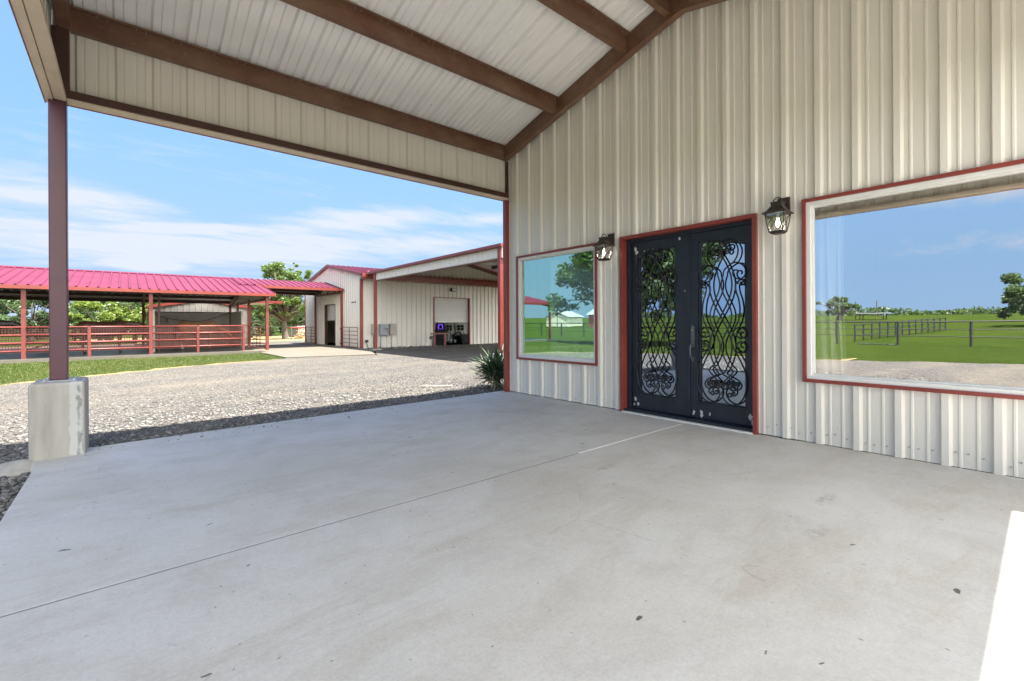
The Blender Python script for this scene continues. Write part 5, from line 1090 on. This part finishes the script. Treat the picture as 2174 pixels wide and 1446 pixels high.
# ------------------------------------------------------------------ yucca at the house corner
yu = thing('yucca_plant', 'spiky green yucca clump growing at the corner of the house', 'plant', (5.72, 7.15, -.07))
def blade(mb, base, az, el, L, wd, droop, mi=0):
    pts = []; k = 6; p = Vector(base); e = el; up = Vector((0, 0, 1)); vs = []
    for i in range(k + 1):
        t = i / k; d = Vector((math.cos(az) * math.cos(e), math.sin(az) * math.cos(e), math.sin(e))); sd = Vector((-math.sin(az), math.cos(az), 0)); w_ = wd * (1 - t ** 2.2) * (.7 + .6 * min(1, t * 4)); nn = sd.cross(d)
        vs += [p - sd * w_ / 2 + nn * w_ * .18, p - nn * w_ * .12, p + sd * w_ / 2 + nn * w_ * .18]; p = p + d * L / k; e -= droop / k
    mb.add(vs, [q for i in range(k) for q in ((3 * i, 3 * i + 1, 3 * i + 4, 3 * i + 3), (3 * i + 1, 3 * i + 2, 3 * i + 5, 3 * i + 4))], mi)
random.seed(9); mb = MB(); md = MB()
for k in range(230):
    c = Vector((5.66 + random.gauss(0, .09), 7.13 + random.gauss(0, .09), random.uniform(.10, .38))); az = random.uniform(0, 6.28); el = random.choice((random.uniform(.25, 1.35), random.uniform(-.2, .7)))
    blade(mb, c, az, el, random.uniform(.40, .66), random.uniform(.026, .042), random.uniform(.1, .7))
for k in range(70):
    c = Vector((5.66 + random.gauss(0, .10), 7.13 + random.gauss(0, .10), random.uniform(.02, .30))); blade(md, c, random.uniform(0, 6.28), random.uniform(-.9, .1), random.uniform(.3, .5), random.uniform(.016, .026), random.uniform(0, .6))
mb.build('leaf_rosette', 'yucca', yu, smooth=True, fixn=False); md.build('dry_leaves', 'yucca_dry', yu, smooth=True, fixn=False)
b = MB(); b.tube([(5.66, 7.13, -.1), (5.66, 7.13, .35)], [.08, .06], 8); b.build('stem', 'bark', yu)
for i, (x, y, a, lb) in enumerate(((4.62, 7.95, 2.6, 'long fallen yucca leaf on the gravel, the farther of two'), (4.55, 7.25, 2.9, 'fallen yucca leaf at the edge of the shaded gravel'))):
    b = MB(); blade(b, (x + .5, y - .05, -.045), a, .03, .72, .035, .03); tag(b.build('fallen_leaf', 'yucca_dry', origin=(x, y, -.05), fixn=False), lb, 'leaf', 'fallen yucca leaves')
# ------------------------------------------------------------------ pasture side, mirrored in the glass
pf = thing('pasture_fence', 'long dark pipe fence along the green pasture, mirrored in the windows', 'fence', (-23.2, 6, -.1))
for z in (1.20, .78, .40): b = MB(); b.tube([(-22.6, -24, z), (-23.4, 40, z)], .045 if z > 1 else .026, 6); b.build('rail', 'rubber', pf)
for i in range(22): y = -24 + i * 2.95; b = MB(); b.tube([(-22.6 - (y + 24) * .0125, y, -.2), (-22.6 - (y + 24) * .0125, y, 1.22)], .065, 7); b.build('post', 'rubber', pf)
pl = thing('lane_fence', 'dark fence of many posts running away across the pasture', 'fence', (-34, 7, 0))
for i in range(14): f = i / 13; x, y = -26.5 - 17 * f, 8.3 - 2.6 * f; b = MB(); b.tube([(x, y, gz(x, y) - .1), (x, y, gz(x, y) + 1.15)], .05, 6); b.build('post', 'rubber', pl)
for z in (1.1, .75, .4): b = MB(); b.tube([(-26.5, 8.3, gz(-26.5, 8) + z), (-43.5, 5.7, gz(-43.5, 6) + z)], .03, 6); b.build('rail', 'rubber', pl)
poly('puddle', wiggle([(-23.4, 5.4), (-22.4, 5.6), (-22.2, 7.2), (-23.2, 7.4)], .1, .3), -.10, 'water')
rb = thing('red_barn', 'small dark red barn across the pasture, mirrored in the smaller window', 'barn', (-50, 49, gz(-50, 49)))
mb = MB(); mb.box(-53, -49.5, 45.5, 50.5, .3, 2.6); mb.build('wall', 'red', rb); mb = MB(); mb.prism([(-53.3, 45.2, 2.6), (-49.2, 45.2, 2.6), (-51.2, 45.2, 3.6)], (0, 5.6, 0)); mb.build('roof', 'galv', rb)
wb = thing('pale_house', 'pale gabled house across the pasture, mirrored in the smaller window', 'building', (-52, 58, gz(-52, 58)))
mb = MB(); mb.prism([(-50, 55.8, .5), (-50, 61.2, .5), (-50, 61.2, 2.4), (-50, 58.5, 3.3), (-50, 55.8, 2.4)], (-4, 0, 0)); mb.build('wall', 'stall', wb); mb = MB(); mb.prism([(-49.8, 55.5, 2.36), (-49.8, 58.5, 3.42), (-49.8, 61.5, 2.36), (-49.8, 61.5, 2.28), (-49.8, 58.5, 3.32), (-49.8, 55.5, 2.28)], (-4.4, 0, 0)); mb.build('roof', 'galv', wb)
lp = thing('light_pole', 'tall pole with twin lamp heads across the pasture', 'light pole', (-47, 55.5, gz(-47, 55))); b = MB(); b.tube([(-47, 55.5, .3), (-47, 55.5, 4.3)], [.08, .06], 7); b.build('pole', 'brown', lp)
for s in (-1, 1): b = MB(); b.box(-47.15, -46.85, 55.5 + s * .42 - .3, 55.5 + s * .42 + .3, 4.2, 4.75); b.build('lamp_head', 'brown', lp)
b = MB(); b.tube([(-47, 54.9, 4.3), (-47, 56.1, 4.3)], .05, 6); b.build('crossarm', 'brown', lp)
ps_ = thing('pasture_shelter', 'small flat open shelter far out on the pasture', 'shelter', (-80, 17.8, gz(-80, 18)))
z = gz(-80, 18); b = MB(); b.box(-81.5, -78.5, 16, 19.8, z + .95, z + 1.1); b.build('roof', 'galv', ps_)
for x in (-81, -79):
    for y in (16.4, 19.4): b = MB(); b.box(x - .06, x + .06, y - .06, y + .06, z, z + .95); b.build('post', 'brown', ps_)
for x, y, lb in ((-82, 20.6, 'bare utility pole on the pasture, nearer the lone tree'), (-84, 18.2, 'bare utility pole behind the flat pasture shelter')):
    b = MB(); b.tube([(x, y, gz(x, y) - .2), (x, y, gz(x, y) + 3.0)], .08, 6); tag(b.build('utility_pole', 'bark', origin=(x, y, gz(x, y))), lb, 'pole', 'utility poles')
